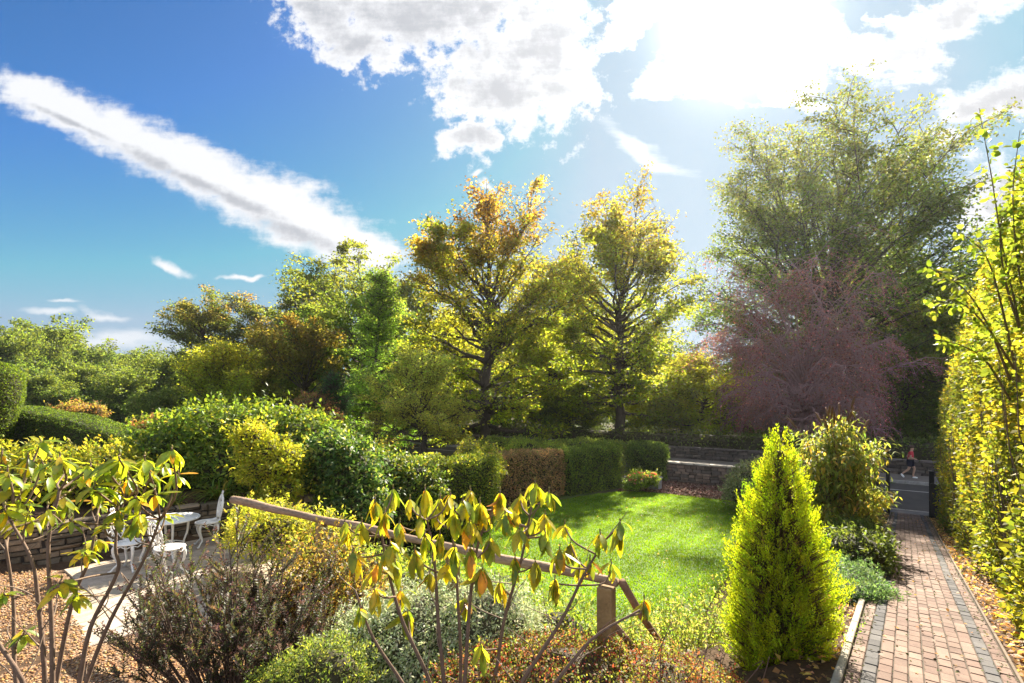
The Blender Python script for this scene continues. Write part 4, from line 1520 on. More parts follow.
# hedges round the lawn
GRN = mp([(0.1, 0.14, 0.03), (0.13, 0.17, 0.035), (0.075, 0.11, 0.025)])
hedge('beech_hedge', 'brown clipped beech hedge at the left side of the lawn', [(-1.0, 20.1), (0.6, 21.5), (1.9, 22.6)], CZ - 2.22, LAWN_Z - 0.05, 1.3, 15000, 0.09,
      mp([(0.27, 0.18, 0.11), (0.21, 0.14, 0.08), (0.32, 0.23, 0.14), (0.13, 0.14, 0.04)], [3, 2, 2, 1.2]), rough=0.06, rnd=0.3)
hedge('privet_hedge', 'dark green clipped hedge between the brown hedge and the rose bush', [(2.2, 22.5), (3.6, 23.6), (4.9, 24.6)], [CZ - 2.25, CZ - 2.15, CZ - 2.1], LAWN_Z - 0.05, 1.3, 15000, 0.08, GRN,
      rough=0.06, rnd=0.3, wave=0.08)
hedge('rounded_hedge', 'rounded green hedge end beside the low stone wall', [(6.3, 26.6), (8.0, 26.3)], [CZ - 2.2, CZ - 2.35], LAWN_Z - 0.1, 1.5, 9500, 0.09, mp([(0.075, 0.12, 0.03), (0.1, 0.14, 0.03), (0.05, 0.08, 0.02)]),
      rough=0.07, rnd=0.6, wave=0.1)
hedge('back_hedge', 'long uneven hedge behind the brown and dark green hedges', [(-1.5, 27.0), (2.5, 28.2), (6.2, 28.6)], [CZ - 2.1, CZ - 2.3, CZ - 2.3], LAWN_Z - 0.1, 1.5, 17000, 0.1,
      mp([(0.11, 0.15, 0.035), (0.14, 0.17, 0.04), (0.07, 0.1, 0.025)]), rough=0.1, rnd=0.5, wave=0.16)
bush('fresh_shrub', 'small light green shrub on top behind the brown beech hedge', [(0.6, 24.2, CZ - 2.5, 1.0, 0.7, 0.6), (1.9, 24.6, CZ - 2.6, 0.9, 0.7, 0.5)], 4500, 0.1, mp([(0.13, 0.18, 0.03), (0.17, 0.2, 0.04)]))
hedge('terrace_hedge', 'flat topped green hedge between the terrace rail and the brown hedge', [(-3.2, 14.3), (-2.0, 15.3), (-0.9, 16.5)], [CZ - 1.72, CZ - 1.75, CZ - 1.8], CZ - 4.0, 1.2, 15000, 0.075,
      mp([(0.1, 0.14, 0.025), (0.07, 0.1, 0.02), (0.18, 0.19, 0.03)]), rough=0.08, rnd=0.35, wave=0.1)
bush('rhododendron_bush', 'rounded dark green bush left of the flat topped hedge', [(-3.7, 14.0, CZ - 2.35, 1.05, 0.9, 1.0), (-2.7, 14.0, CZ - 2.45, 0.8, 0.8, 0.85), (-3.3, 13.6, CZ - 3.0, 1.0, 0.8, 0.9)], 8500, 0.11,
     mp([(0.07, 0.11, 0.02), (0.11, 0.15, 0.025), (0.04, 0.07, 0.018), (0.2, 0.2, 0.04)], [3, 2, 2, 1]), m=LEAF_GLOSS)
hedge('low_hedge', 'small dark clipped hedge behind the rounded bush, under the larch', [(-8.6, 22.0), (-6.6, 22.6)], CZ - 1.9, CZ - 3.8, 1.0, 6000, 0.09, mp([(0.07, 0.08, 0.03), (0.09, 0.08, 0.04)]), rnd=0.3)
bush('thin_shrub', 'loose upright yellow shrub at the right end of the flat topped hedge', [(-0.75, 17.3, CZ - 2.4, 0.45, 0.4, 0.9), (-1.5, 17.6, CZ - 2.0, 0.45, 0.4, 0.7)], 2600, 0.09,
     mp([(0.2, 0.2, 0.03), (0.12, 0.15, 0.03)]), core_k=0.4)


def rose_bush():
    lob = [(5.75, 22.75, LAWN_Z + 0.45, 0.5, 0.45, 0.45), (6.25, 22.85, LAWN_Z + 0.5, 0.45, 0.4, 0.42), (5.4, 22.6, LAWN_Z + 0.3, 0.35, 0.35, 0.3)]
    r = bush('rose_bush', 'low bush with dusky pink flower heads at the corner of the lawn', lob, 4200, 0.075, mp([(0.13, 0.19, 0.03), (0.09, 0.13, 0.025)]), z=LAWN_Z, core_k=0.6)
    p, nn = lobed(lob, 42, 0.03, 0.05, low=0.25)
    for j in range(42):
        mb = MB()
        leafs(mb, p[j] + rng.normal(0, 0.008, (14, 3)), rng.uniform(0.05, 0.08, 14), rvec(14) + nn[j], rvec(14), pal(14, [(0.35, 0.09, 0.12), (0.4, 0.16, 0.15), (0.28, 0.07, 0.08)]), 0.8)
        mb.build('flower', LEAF, r, r.location)


rose_bush()


def planter():
    c = pxy(0, 0) * 0 + np.array([6.75, 23.55])
    r = thing('stone_planter', 'grey square stone block standing between the rose bush and the low wall', 'planter', (*c, LAWN_Z))
    mb = MB()
    rot = math.atan2(N2[1], N2[0])
    box(mb, (0, 0, 0.25), (0.46, 0.46, 0.5), rot, (0.27, 0.26, 0.25))
    box(mb, (0, 0, 0.54), (0.54, 0.54, 0.075), rot, (0.3, 0.29, 0.28))
    mb.build('block', STONE, r, smooth=False)


planter()

hedge('roadside_hedge', 'dark ragged hedge on top of the bank behind the far roadside wall', [tuple(pxy(S_GATE + 10.2, -48)), tuple(pxy(S_GATE + 10.2, -20)), tuple(pxy(S_GATE + 10.2, 16))],
      [CZ - 2.6, CZ - 2.3, CZ - 2.2], CZ - 4.1, 1.7, 24000, 0.16, mp([(0.05, 0.075, 0.025), (0.07, 0.1, 0.025), (0.04, 0.05, 0.02)]), rough=0.2, rnd=0.6, wave=0.3)

# bed between lawn and path
def buddleia():
    x0, y0 = 7.15, 11.0
    z0 = gz(x0, y0)
    loc = (x0, y0, z0)
    r = thing('buddleia', 'tall leafy buddleia with dry brown flower spikes behind the golden conifer', 'shrub', loc)
    ns = 95
    a = rng.uniform(0, 6.283, ns)
    sprd = rng.uniform(0.15, 1.15, ns)
    top = np.c_[x0 + np.cos(a) * sprd, y0 + np.sin(a) * sprd * 0.9, z0 + 2.75 - 0.75 * (sprd / 1.1) ** 2 + rng.normal(0, 0.2, ns) - np.where(rng.uniform(size=ns) < 0.35, rng.uniform(0.3, 1.5, ns), 0)]
    b = np.c_[x0 + rng.normal(0, 0.18, ns), y0 + rng.normal(0, 0.18, ns), np.full(ns, z0 - 0.05)]
    u = np.linspace(0, 1, 6)[None, :, None]
    pts = b[:, None] + (top - b)[:, None] * u
    pts[..., 2] += 0.3 * np.sin(np.pi * u[..., 0] * 0.9) * sprd[:, None]
    pts[:, -1, 2] -= 0.12
    sm = MB()
    tubes(sm, pts, np.linspace(0.02, 0.005, 6)[None] * np.ones((ns, 1)), 5, (0.17, 0.12, 0.07))
    sm.build('stems', TWIG, r, loc)
    n = 9500
    k = rng.integers(0, ns, n)
    f = rng.uniform(0.12, 1.0, n) ** 0.8 * 5
    i0 = np.minimum(f.astype(int), 4)
    g = (f - i0)[:, None]
    pos = pts[k, i0] * (1 - g) + pts[k, i0 + 1] * g + rng.normal(0, 0.09, (n, 3))
    d = unit(rvec(n) * np.array([1, 1, 0.4]) + np.c_[pos[:, :2] - [x0, y0], np.zeros(n)] * 0.4 - np.array([0, 0, 0.35]))
    mb = MB()
    blades(mb, pos, rng.uniform(0.1, 0.2, n), d, rvec(n) * 0.35 + np.array([0, 0, 1.0]), pal(n, [(0.14, 0.17, 0.04), (0.1, 0.14, 0.04), (0.2, 0.19, 0.05), (0.3, 0.22, 0.06)], [4, 3, 2, 1]), 0.27,
           rng.uniform(0.3, 1.1, n), rows=(0.0, 0.3, 0.7), prof=(0.15, 1.0, 0.7))
    mb.build('foliage', LEAF, r, loc)
    for j in np.argsort(-top[:, 2])[:20]:
        fm = MB()
        e = pts[j, -1]
        dr = unit((pts[j, -1] - pts[j, -3])[None])[0] + np.array([rng.normal(0, 0.3), rng.normal(0, 0.3), 0.1])
        q = np.stack([e, e + dr * 0.12, e + dr * 0.22 - [0, 0, 0.01], e + dr * 0.3 - [0, 0, 0.05]])
        tubes(fm, q, np.array([0.012, 0.026, 0.02, 0.004]), 6, (0.2, 0.11, 0.06))
        fm.build('flower_spike', TWIG, r, loc)


buddleia()
bush('weigela', 'dark leafy shrub leaning over the left path edge near the gate', [(9.1, 14.0, CZ - 3.1, 0.9, 0.9, 0.9), (9.9, 15.4, CZ - 3.2, 0.8, 0.8, 0.9), (8.6, 13.2, CZ - 2.8, 0.8, 0.8, 0.7)], 7500, 0.1,
     mp([(0.1, 0.13, 0.03), (0.07, 0.1, 0.025), (0.16, 0.16, 0.04)]))
bush('gateside_shrub', 'dark green shrub beside the left gate post', [(12.7, 18.9, CZ - 3.6, 0.9, 0.9, 0.85), (11.5, 17.6, CZ - 3.5, 0.9, 0.9, 0.8)], 5500, 0.11, mp([(0.06, 0.09, 0.025), (0.1, 0.12, 0.03)]))
bush('pale_shrub', 'pale grey green shrub at the right end of the bark bed', [(9.35, 19.5, CZ - 3.3, 0.95, 0.8, 0.85), (8.7, 18.9, CZ - 3.6, 0.7, 0.7, 0.6), (10.3, 20.0, CZ - 3.2, 0.9, 0.8, 0.9)], 6500, 0.1,
     mp([(0.17, 0.19, 0.09), (0.12, 0.15, 0.06), (0.22, 0.22, 0.1)]), m=LEAF_DULL, core_k=0.6)
bush('understory_shrub', 'mixed low shrub in the bed behind the conifer and buddleia', [(5.9, 10.2, CZ - 3.4, 0.8, 0.8, 0.6), (5.2, 9.4, CZ - 3.45, 0.6, 0.6, 0.5), (7.9, 12.6, CZ - 3.3, 0.8, 0.8, 0.8)], 5000, 0.08,
     mp([(0.09, 0.13, 0.03), (0.14, 0.16, 0.04)]))


def conifer():
    x0, y0 = 2.60, 4.85
    z0 = gz(x0, y0) - 0.02
    H, R = CZ + 0.0 - (434 - 400) / F * 4.85 - z0, 0.43
    loc = (x0, y0, z0)
    r = thing('golden_conifer', 'bright golden green conical conifer beside the brick path', 'conifer', loc)

    def rad(t):
        return R * np.interp(t, [0, 0.06, 0.25, 0.5, 0.75, 0.92, 1], [0.6, 0.82, 1.0, 0.86, 0.55, 0.24, 0.02])
    # plume-like side shoots
    n = 3300
    t = 1 - np.sqrt(rng.uniform(0, 1, n)) * 0.99
    t = np.clip(t, 0.0, 0.985)
    a = rng.uniform(0, 6.283, n)
    k = rng.uniform(0.62, 1.05, n) * (1 + 0.12 * np.sin(a * 3 + t * 9) + 0.15 * np.sin(a * 6 - t * 21) + 0.13 * np.sin(a * 9 + t * 31))
    br = rad(t) * k
    p = np.c_[x0 + np.cos(a) * br, y0 + np.sin(a) * br, z0 + t * H]
    out = np.c_[np.cos(a), np.sin(a), np.zeros(n)]
    d = unit(out * (0.5 - 0.3 * t)[:, None] + np.array([0, 0, 1.0]) * (0.8 + 0.5 * t)[:, None] + rvec(n) * 0.28)
    # a few stray shoots on the left side
    stray = (rng.uniform(size=n) < 0.05)
    L = rng.uniform(0.1, 0.22, n) * (1.0 - 0.35 * t) * np.where(stray, 1.6, 1.0)
    tm = MB()
    u = np.linspace(0, 1, 4)[None, :, None]
    b0 = np.c_[x0 + np.cos(a) * br * 0.55, y0 + np.sin(a) * br * 0.55, z0 + np.maximum(t * H - br * 0.35, 0.02)]
    hh = np.linspace(0.03, 0.93, 14)
    tubes(tm, np.c_[np.full(14, x0), np.full(14, y0), z0 + hh * H], rad(hh) * 0.38, 12, (0.06, 0.05, 0.02))
    tubes(tm, b0[:, None] * (1 - u) + p[:, None] * u, np.linspace(0.008, 0.003, 4)[None] * np.ones((n, 1)), 3, (0.12, 0.075, 0.04), cap=False)
    tk = np.array([0, 0.5, 1.0])
    tubes(tm, np.c_[np.full(3, x0), np.full(3, y0), z0 - 0.05 + tk * (H - 0.05)], np.array([0.06, 0.035, 0.005]), 8, (0.12, 0.075, 0.05))
    tm.build('trunk', TWIG, r, loc)
    m = 26
    kk = np.repeat(np.arange(n), m)
    N = len(kk)
    f = np.tile(np.linspace(0.02, 1.0, m), n)
    side = unit(np.cross(d, rvec(n)))[kk]
    sgn = np.where(np.arange(N) % 2, 1.0, -1.0)[:, None]
    wid = (L[kk] * 0.4 * (1.05 - f))[:, None]
    pos = p[kk] + d[kk] * (L[kk] * f)[:, None] + side * sgn * wid * rng.uniform(0.0, 0.5, N)[:, None] + rng.normal(0, 0.006, (N, 3))
    ld = unit(d[kk] * 0.9 + side * sgn * 0.8 + rvec(N) * 0.35 + np.array([0, 0, 0.2]))
    c0 = pal(n, [(0.25, 0.3, 0.018), (0.32, 0.35, 0.02), (0.18, 0.25, 0.018), (0.22, 0.16, 0.04)], [3, 3, 2, 0.2], 0.2)[kk] * np.exp(rng.normal(0, 0.13, (N, 1)))
    mb = MB()
    leafs(mb, pos, rng.uniform(0.018, 0.034, N), ld, rvec(N), c0, 0.34)
    mb.build('foliage', leaf_mat('conifer spray', 0.42, 0.6, 0.15, (1.2, 1.2, 0.4), 1.9), r, loc)


conifer()
bush('juniper', 'flat blue green juniper creeping over the left path edge', [(4.72, 6.95, gz(4.5, 6.9) + 0.1, 0.48, 0.55, 0.17), (4.95, 7.5, gz(4.8, 7.6) + 0.1, 0.45, 0.5, 0.16), (4.45, 6.55, gz(4.3, 6.5) + 0.08, 0.35, 0.35, 0.14)],
     8500, 0.055, mp([(0.06, 0.11, 0.06), (0.08, 0.13, 0.07), (0.045, 0.09, 0.045)]), W=0.25, depth=0.22, stems=8, low=-0.3)
bush('dark_undershrub', 'dark low leafy shrub under the buddleia by the path', [(5.7, 8.3, gz(5.5, 8.3) + 0.25, 0.5, 0.6, 0.4), (6.4, 9.3, gz(6.2, 9.3) + 0.3, 0.5, 0.7, 0.45)], 4500, 0.07, mp([(0.08, 0.11, 0.03), (0.05, 0.07, 0.02)]))


def rocks():
    spots = [(3.42, 5.6, 0.16), (3.62, 5.95, 0.12), (3.1, 5.75, 0.1), (3.2, 5.15, 0.11), (3.75, 6.3, 0.12), (2.1, 5.9, 0.14), (2.0, 6.4, 0.17)]
    labs = ['largest pale rock on the soil between conifer and path', 'grey rock right of the largest pale rock by the path', 'small rock behind the foot of the conifer', 'small rock close to the conifer on its path side',
            'rock just before the flat juniper', 'pale rock left of the conifer above the lawn', 'larger pale rock left of the conifer nearest the lawn']
    for (x, y, s), lab in zip(spots, labs):
        mb = MB()
        z = gz(x, y)
        sphere_core(mb, (0, 0, s * 0.3), (s, s * 0.8, s * 0.6), np.array((0.34, 0.3, 0.25)) * random.uniform(0.8, 1.2), 12, 8, int(x * 100))
        o = mb.build('rock', STONE, smooth=False)
        o.location = (x, y, z)
        o.rotation_euler = (0, 0, x * 7)
        tag(o, lab, 'rock', 'rocks in the path bed')


rocks()


def weeds():
    n = 620
    x = rng.uniform(0.9, 3.3, n)
    y = 6.2 + rng.uniform(-0.9, 1.2, n)
    z = ground(np.c_[x, y])
    h = rng.uniform(0.2, 0.75, n)
    b = np.c_[x, y, z]
    tip = b + np.c_[rng.normal(0, 0.12, (n, 2)), h]
    u = np.linspace(0, 1, 4)[None, :, None]
    pts = b[:, None] * (1 - u) + tip[:, None] * u + np.concatenate([np.zeros((n, 1, 3)), rng.normal(0, 0.02, (n, 3, 3))], 1)
    mb = MB()
    tubes(mb, pts, np.linspace(0.004, 0.0015, 4)[None] * np.ones((n, 1)), 3, (0.13, 0.14, 0.05), cap=False)
    k = rng.integers(0, n, 8500)
    f = rng.uniform(0.1, 1, len(k))
    p = b[k] + (tip - b)[k] * f[:, None] + rng.normal(0, 0.025, (len(k), 3))
    leafs(mb, p, rng.uniform(0.03, 0.07, len(k)), rvec(len(k)), rvec(len(k)) + [0, 0, 0.6], pal(len(k), [(0.12, 0.2, 0.04), (0.18, 0.22, 0.05), (0.25, 0.24, 0.12)]), 0.35)
    tag(mb.build('weeds', LEAF), 'thin wispy weeds on the bank between lawn and cotoneaster', 'weeds', kind='stuff')


weeds()


# ------------------------------------------------------------------ tall hedge on the right of the path
def right_hedge():
    loc = (*pxy(14, 2.0), path_z(14))
    r = thing('tall_hedge', 'tall yellow green hornbeam hedge along the right side of the path', 'hedge', loc)
    n = 95000
    # more leaves on the near part, where each shows large
    s = 4.0 + 21.5 * rng.uniform(0, 1, n) ** 1.35
    h = rng.uniform(0, 1, n) ** 0.85
    top = np.interp(s, [4, 8, 12, 16, 20, 24, 25.5], [5.2, 5.3, 5.4, 5.6, 5.3, 4.6, 3.6]) + 0.35 * np.sin(s * 2.1) + 0.25 * np.sin(s * 4.7 + 1)
    bulge = 0.16 * np.sin(s * 1.7 + h * 5) + 0.1 * np.sin(s * 4.3 - h * 9) + 0.06 * np.sin(s * 11 + h * 17)
    w = 1.47 + 0.12 * h - bulge * 0.9 + np.abs(rng.normal(0, 0.14, n)) + 0.5 * np.clip(h - 0.75, 0, 1)
    istop = rng.uniform(size=n) < 0.16
    w = np.where(istop, rng.uniform(1.5, 2.9, n), w)
    h = np.where(istop, 1 - np.abs(rng.normal(0, 0.04, n)), h)
    p2 = O2 + D2[None] * s[:, None] + N2[None] * w[:, None]
    z = path_z(s) - 0.05 + h * top
    pos = np.c_[p2, z] + rng.normal(0, 0.03, (n, 3))
    nn = np.c_[np.tile(-N2, (n, 1)), np.full(n, 0.25)]
    d = unit(nn * 0.6 + rvec(n) - np.array([0, 0, 0.2]))
    nm = rvec(n) * 0.7 + np.array([-0.3, -0.1, 0.5])
    cl = np.exp(0.25 * lownoise(pos, 2.2, 4))
    yel = lownoise(pos, 1.1, 14) > 0.1
    c = np.where(yel[:, None], pal(n, [(0.19, 0.19, 0.022), (0.25, 0.21, 0.03), (0.12, 0.14, 0.02)], [3, 2, 2], 0.25, cl), pal(n, [(0.12, 0.14, 0.022), (0.08, 0.11, 0.02), (0.16, 0.16, 0.025)], [3, 2, 2], 0.25, cl))
    mb = MB()
    leafs(mb, pos, rng.uniform(0.055, 0.1, n), d, nm, c, 0.62)
    mb.build('foliage', LEAF, r, loc)
    cm = MB()
    S = np.arange(3.6, 25.3, 0.6)
    ring = []
    for q in S:
        t = np.interp(q, [4, 20, 25.5], [4.4, 4.4, 3.3])
        for (ww, hh) in ((1.85, -0.1), (1.8, t * 0.5), (1.95, t * 0.8), (2.2, t * 0.95), (2.7, t * 0.95), (2.9, t * 0.5), (2.9, -0.1)):
            ring.append((*pxy(q, ww), path_z(q) + hh))
    ring = np.array(ring)
    ring += 0.05 * rng.normal(size=ring.shape)
    idx = np.arange(len(ring)).reshape(len(S), 7)
    q = np.stack([idx[:-1, :-1], idx[:-1, 1:], idx[1:, 1:], idx[1:, :-1]], -1).reshape(-1, 4)
    cm.add(ring, [q, idx[:1, ::-1], idx[-1:, :]], (0.05, 0.045, 0.022))
    # stems at the foot and twigs through the face
    m = 420
    ss = rng.uniform(4.2, 25, m)
    b = np.c_[O2 + D2 * ss[:, None] + N2 * rng.uniform(1.6, 2.0, (m, 1)), path_z(ss) - 0.1]
    tip = b + np.c_[-N2[None] * rng.uniform(-0.1, 0.35, (m, 1)) + rng.normal(0, 0.2, (m, 2)), rng.uniform(0.8, 3.8, m)]
    u = np.linspace(0, 1, 5)[None, :, None]
    pts = b[:, None] * (1 - u) + tip[:, None] * u
    pts[:, 1:-1] += rng.normal(0, 0.05, (m, 3, 3))
    tubes(cm, pts, np.linspace(0.016, 0.004, 5)[None] * np.ones((m, 1)), 4, (0.14, 0.1, 0.07))
    cm.build('stems', TWIG, r, loc, smooth=False)


right_hedge()


def young_tree():
    """loose leafy shoots that stand above the hedge"""
    b0 = np.array([*pxy(9.4, 1.75), path_z(9.4)])
    r = thing('young_tree', 'young tree with long loose yellow leaved shoots rising above the right hedge', 'tree', b0)
    Y = 6.4
    shoots = [[(1030, 420, 6.4), (1020, 330, 6.3), (1003, 250, 6.2), (992, 180, 6.1), (979, 108, 6.0)],
              [(1030, 400, 6.4), (1026, 320, 6.3), (1016, 250, 6.2), (1013, 190, 6.1), (1020, 130, 6.0)],
              [(1010, 380, 6.4), (990, 330, 6.2), (965, 290, 6.0), (930, 268, 5.9)],
              [(1015, 370, 6.4), (985, 325, 6.2), (955, 300, 6.1), (925, 312, 6.0)],
              [(1020, 390, 6.4), (1000, 300, 6.2), (985, 255, 6.1), (960, 232, 6.0)],
              [(1045, 400, 6.4), (1040, 300, 6.3), (1036, 220, 6.2), (1040, 140, 6.2)],
              [(1010, 400, 6.5), (985, 360, 6.4), (960, 345, 6.3), (940, 340, 6.2)],
              [(1020, 330, 6.3), (1005, 280, 6.2), (1000, 230, 6.2), (1008, 205, 6.2)]]
    sm, mb = MB(), MB()
    path_tube(sm, [b0 - [0, 0, 0.1], b0 + [0.02, 0, 1.2], P(1030, 420, 6.4)], [0.045, 0.035, 0.022], 7, (0.13, 0.1, 0.07))
    for k, sh in enumerate(shoots):
        pts = [P(*q) for q in sh]
        path_tube(sm, pts, np.linspace(0.016, 0.003, len(pts)), 5, (0.15, 0.11, 0.07))
        q = np.array(pts)
        n = 95
        f = rng.uniform(0.25, 1.0, n) * (len(q) - 1)
        i0 = np.minimum(f.astype(int), len(q) - 2)
        g = (f - i0)[:, None]
        pos = q[i0] * (1 - g) + q[i0 + 1] * g
        d = unit(rvec(n) + (q[i0 + 1] - q[i0]) * 0.5 + np.array([0, 0, -0.25]))
        st = pos + d * rng.uniform(0.01, 0.1, n)[:, None]
        blades(mb, st, rng.uniform(0.055, 0.1, n), d, rvec(n) * 0.7 + np.array([0, 0, 0.7]), pal(n, [(0.14, 0.18, 0.025), (0.1, 0.14, 0.02), (0.28, 0.24, 0.03), (0.08, 0.11, 0.02)], [3, 3, 1, 2]), 0.7,
               rng.uniform(0.1, 0.7, n), rows=(0.0, 0.2, 0.55, 0.85), prof=(0.15, 0.8, 1.0, 0.55))
    sm.build('trunk', TWIG, r, b0)
    mb.build('crown', LEAF, r, b0)


young_tree()

# soil strip litter along both path edges and fallen leaves
def litter_pts(n):
    s = rng.uniform(3, 25, n)
    left = rng.uniform(size=n) < 0.45
    w = np.where(left, -np.abs(rng.normal(0.15, 0.35, n)) - 0.08, 1.16 + np.abs(rng.normal(0, 0.22, n)))
    return O2 + D2 * s[:, None] + N2 * w[:, None]


flakes('leaf_litter', litter_pts, 5200, lambda p: ground(p) + 0.03, [(0.22, 0.12, 0.06), (0.3, 0.18, 0.08), (0.14, 0.08, 0.05), (0.35, 0.25, 0.13)], (0.03, 0.08),
       'brown fallen leaves lying on the soil beside the brick path', 'fallen leaves', LEAF)


def path_leaves(n):
    return O2 + D2 * rng.uniform(3, 25, (n, 1)) + N2 * rng.uniform(0.0, 1.1, (n, 1))


flakes('path_leaves', path_leaves, 200, lambda p: path_z((p - O2) @ D2), [(0.2, 0.11, 0.05), (0.12, 0.07, 0.04)], (0.03, 0.055), 'few small dry leaves lying on the brick path', 'fallen leaves', LEAF, 0.3)


def moss_pts(n):
    s_ = rng.uniform(2.5, 25.5, n)
    edge = rng.uniform(size=n) < 0.6
    side = rng.uniform(size=n) < 0.6
    w_ = np.where(edge, np.where(side, np.abs(rng.normal(0, 0.05, n)), 1.1 - np.abs(rng.normal(0, 0.05, n))), np.round(rng.uniform(0, 1.1, n), 1) + rng.normal(0, 0.004, n))
    return O2 + D2 * s_[:, None] + N2 * w_[:, None]


flakes('moss', moss_pts, 2600, lambda p: path_z((p - O2) @ D2) - 0.004, [(0.05, 0.075, 0.02), (0.08, 0.09, 0.03), (0.06, 0.05, 0.03)], (0.012, 0.035),
       'moss and dirt along the joints and edges of the brick path', 'moss', LEAF_DULL, 0.5)
flakes('lawn_leaves', LAWN_S, 320, LAWN_Z + 0.03, [(0.22, 0.12, 0.05), (0.3, 0.2, 0.08)], (0.04, 0.08), 'few small brown leaves lying on the lawn', 'fallen leaves', LEAF, 0.4)

# ------------------------------------------------------------------ rail fence on the terrace edge
def rail_fence():
    A, B = P(233, 500, 7.6), P(617, 583, 4.05)
    loc = np.array([B[0], B[1], gz(B[0], B[1])])
    r = thing('rail_fence', 'rustic round rail fence with square posts running down to the lawn', 'fence', loc)
    mb = MB()
    n = 22
    u = np.linspace(0, 1, n)
    pts = A + (B - A) * u[:, None]
    pts += np.c_[0.006 * np.sin(u * 9), 0.0 * u, 0.007 * np.sin(u * 13 + 1) + 0.006 * np.sin(u * 29)]
    rad = 0.04 + 0.005 * np.sin(u * 17) + 0.018 * (1 - u) ** 2
    tubes(mb, pts, rad, 14, np.repeat([[0.34, 0.235, 0.16]], 1, 0))
    mb.build('rail', rough_mat('peeled log', 7, 0.35, 1.6, 0.8, 1.0, 0.2, (0.6, 0.6, 5), 30, 0.025), r, loc)
    rot = math.atan2(B[1] - A[1], B[0] - A[0])
    for t, wd in ((0.985, 0.125), (0.715, 0.11), (0.36, 0.11)):
        c = A + (B - A) * t
        zb = gz(c[0], c[1]) - 0.1
        zt = c[2] - 0.045
        pm = MB()
        box(pm, (c[0], c[1], (zb + zt) / 2), (wd, wd, zt - zb), rot + 0.1, (0.3, 0.2, 0.1))
        po = pm.build('post', WOOD, r, loc, smooth=False)
        bv = po.modifiers.new('edge', 'BEVEL')
        bv.width = 0.008
        bv.segments = 2
    # sloping handrail down the steps to the lawn, with a short brace
    sm = MB()
    E = P(662, 645, 5.0)
    tubes(sm, np.stack([B + [0.045, 0.02, 0.0], (B + E) / 2 + [0, 0, 0.01], E]), np.array([0.034, 0.034, 0.032]), 10, (0.27, 0.16, 0.1))
    sm.build('handrail', WOOD, r, loc)
    bm_ = MB()
    q = P(608, 618, 4.12)
    tubes(bm_, np.stack([q, P(640, 655, 4.3)]), np.array([0.03, 0.03]), 8, (0.25, 0.15, 0.09))
    bm_.build('brace', WOOD, r, loc)


rail_fence()


# ------------------------------------------------------------------ gate posts, person
def gate_posts():
    for w, lab, wd, top in ((-0.12, 'dark gate post at the left side of the path end', 0.13, 1.75), (1.24, 'dark gate post against the tall hedge at the path end', 0.16, 1.85)):
        c = pxy(S_GATE - 0.1, w)
        z = path_z(S_GATE) - 0.1
        r = thing('gate_post', lab, 'post', (*c, z), 'gate posts at the path end')
        mb = MB()
        rot = math.atan2(D2[1], D2[0])
        box(mb, (0, 0, top / 2), (wd, wd, top), rot, (0.022, 0.02, 0.02))
        mb.build('shaft', DARK, r, smooth=False)
        cp = MB()
        h = wd * 0.62
        V = [(-h, -h, top + .002), (h, -h, top + .002), (h, h, top + .002), (-h, h, top + .002), (-h, -h, top + 0.03), (h, -h, top + 0.03), (h, h, top + 0.03), (-h, h, top + 0.03), (0, 0, top + 0.08)]
        cp.add(V, [np.array([[0, 3, 2, 1], [0, 1, 5, 4], [1, 2, 6, 5], [2, 3, 7, 6], [3, 0, 4, 7]]), np.array([[4, 5, 8], [5, 6, 8], [6, 7, 8], [7, 4, 8]])], (0.025, 0.022, 0.02))
        k = cp.build('cap', DARK, r, smooth=False)
        k.rotation_euler = (0, 0, rot)
    # the gate, swung open against the hedge
    c = pxy(S_GATE - 0.22, 1.2)
    z = path_z(S_GATE) - 0.02
    r = thing('garden_gate', 'dark slatted garden gate swung open against the tall hedge', 'gate', (*c, z))
    e = -D2 * 0.97 + N2 * 0.22
    e = e / np.linalg.norm(e)
    rot = math.atan2(e[1], e[0])
    pn = MB()
    for k in range(8):
        m = e * (0.08 + k * 0.115)
        box(pn, (m[0], m[1], 0.72 + 0.05 * math.sin(k / 7 * math.pi)), (0.085, 0.02, 1.25), rot, (0.03, 0.026, 0.024))
    pn.build('slats', DARK, r, smooth=False)
    nrm = np.array([-e[1], e[0]])
    for zz in (0.3, 1.1):
        fr = MB()
        m = e * 0.48 + nrm * 0.024
        box(fr, (m[0], m[1], zz), (0.93, 0.026, 0.09), rot, (0.028, 0.025, 0.022))
        fr.build('gate_rail', DARK, r, smooth=False)


gate_posts()


def skin_mesh(name, verts, edges, rad, m, col, parent, loc, sub=2):
    me = bpy.data.meshes.new(name)
    me.from_pydata([tuple(v) for v in verts], edges, [])
    o = bpy.data.objects.new(name, me)
    COL.objects.link(o)
    sk = o.modifiers.new('skin', 'SKIN')
    sk.use_smooth_shade = True
    for i, rr in enumerate(rad):
        me.skin_vertices[0].data[i].radius = (rr, rr) if np.isscalar(rr) else rr
    me.skin_vertices[0].data[0].use_root = True
    sb = o.modifiers.new('sub', 'SUBSURF')
    sb.levels = sb.render_levels = sub
    dg = bpy.context.evaluated_depsgraph_get()
    dg.update()
    out = bpy.data.meshes.new_from_object(o.evaluated_get(dg))
    bpy.data.objects.remove(o)
    out.name = name
    at_ = out.attributes.get('Col') or out.attributes.new('Col', 'FLOAT_COLOR', 'POINT')
    n = len(out.vertices)
    at_.data.foreach_set('color', np.tile(np.array([*col, 1.0], np.float32), n))
    out.materials.clear()
    out.materials.append(m)
    for p in out.polygons:
        p.use_smooth = True
    k = bpy.data.objects.new(name, out)
    COL.objects.link(k)
    k.parent = parent
    return k


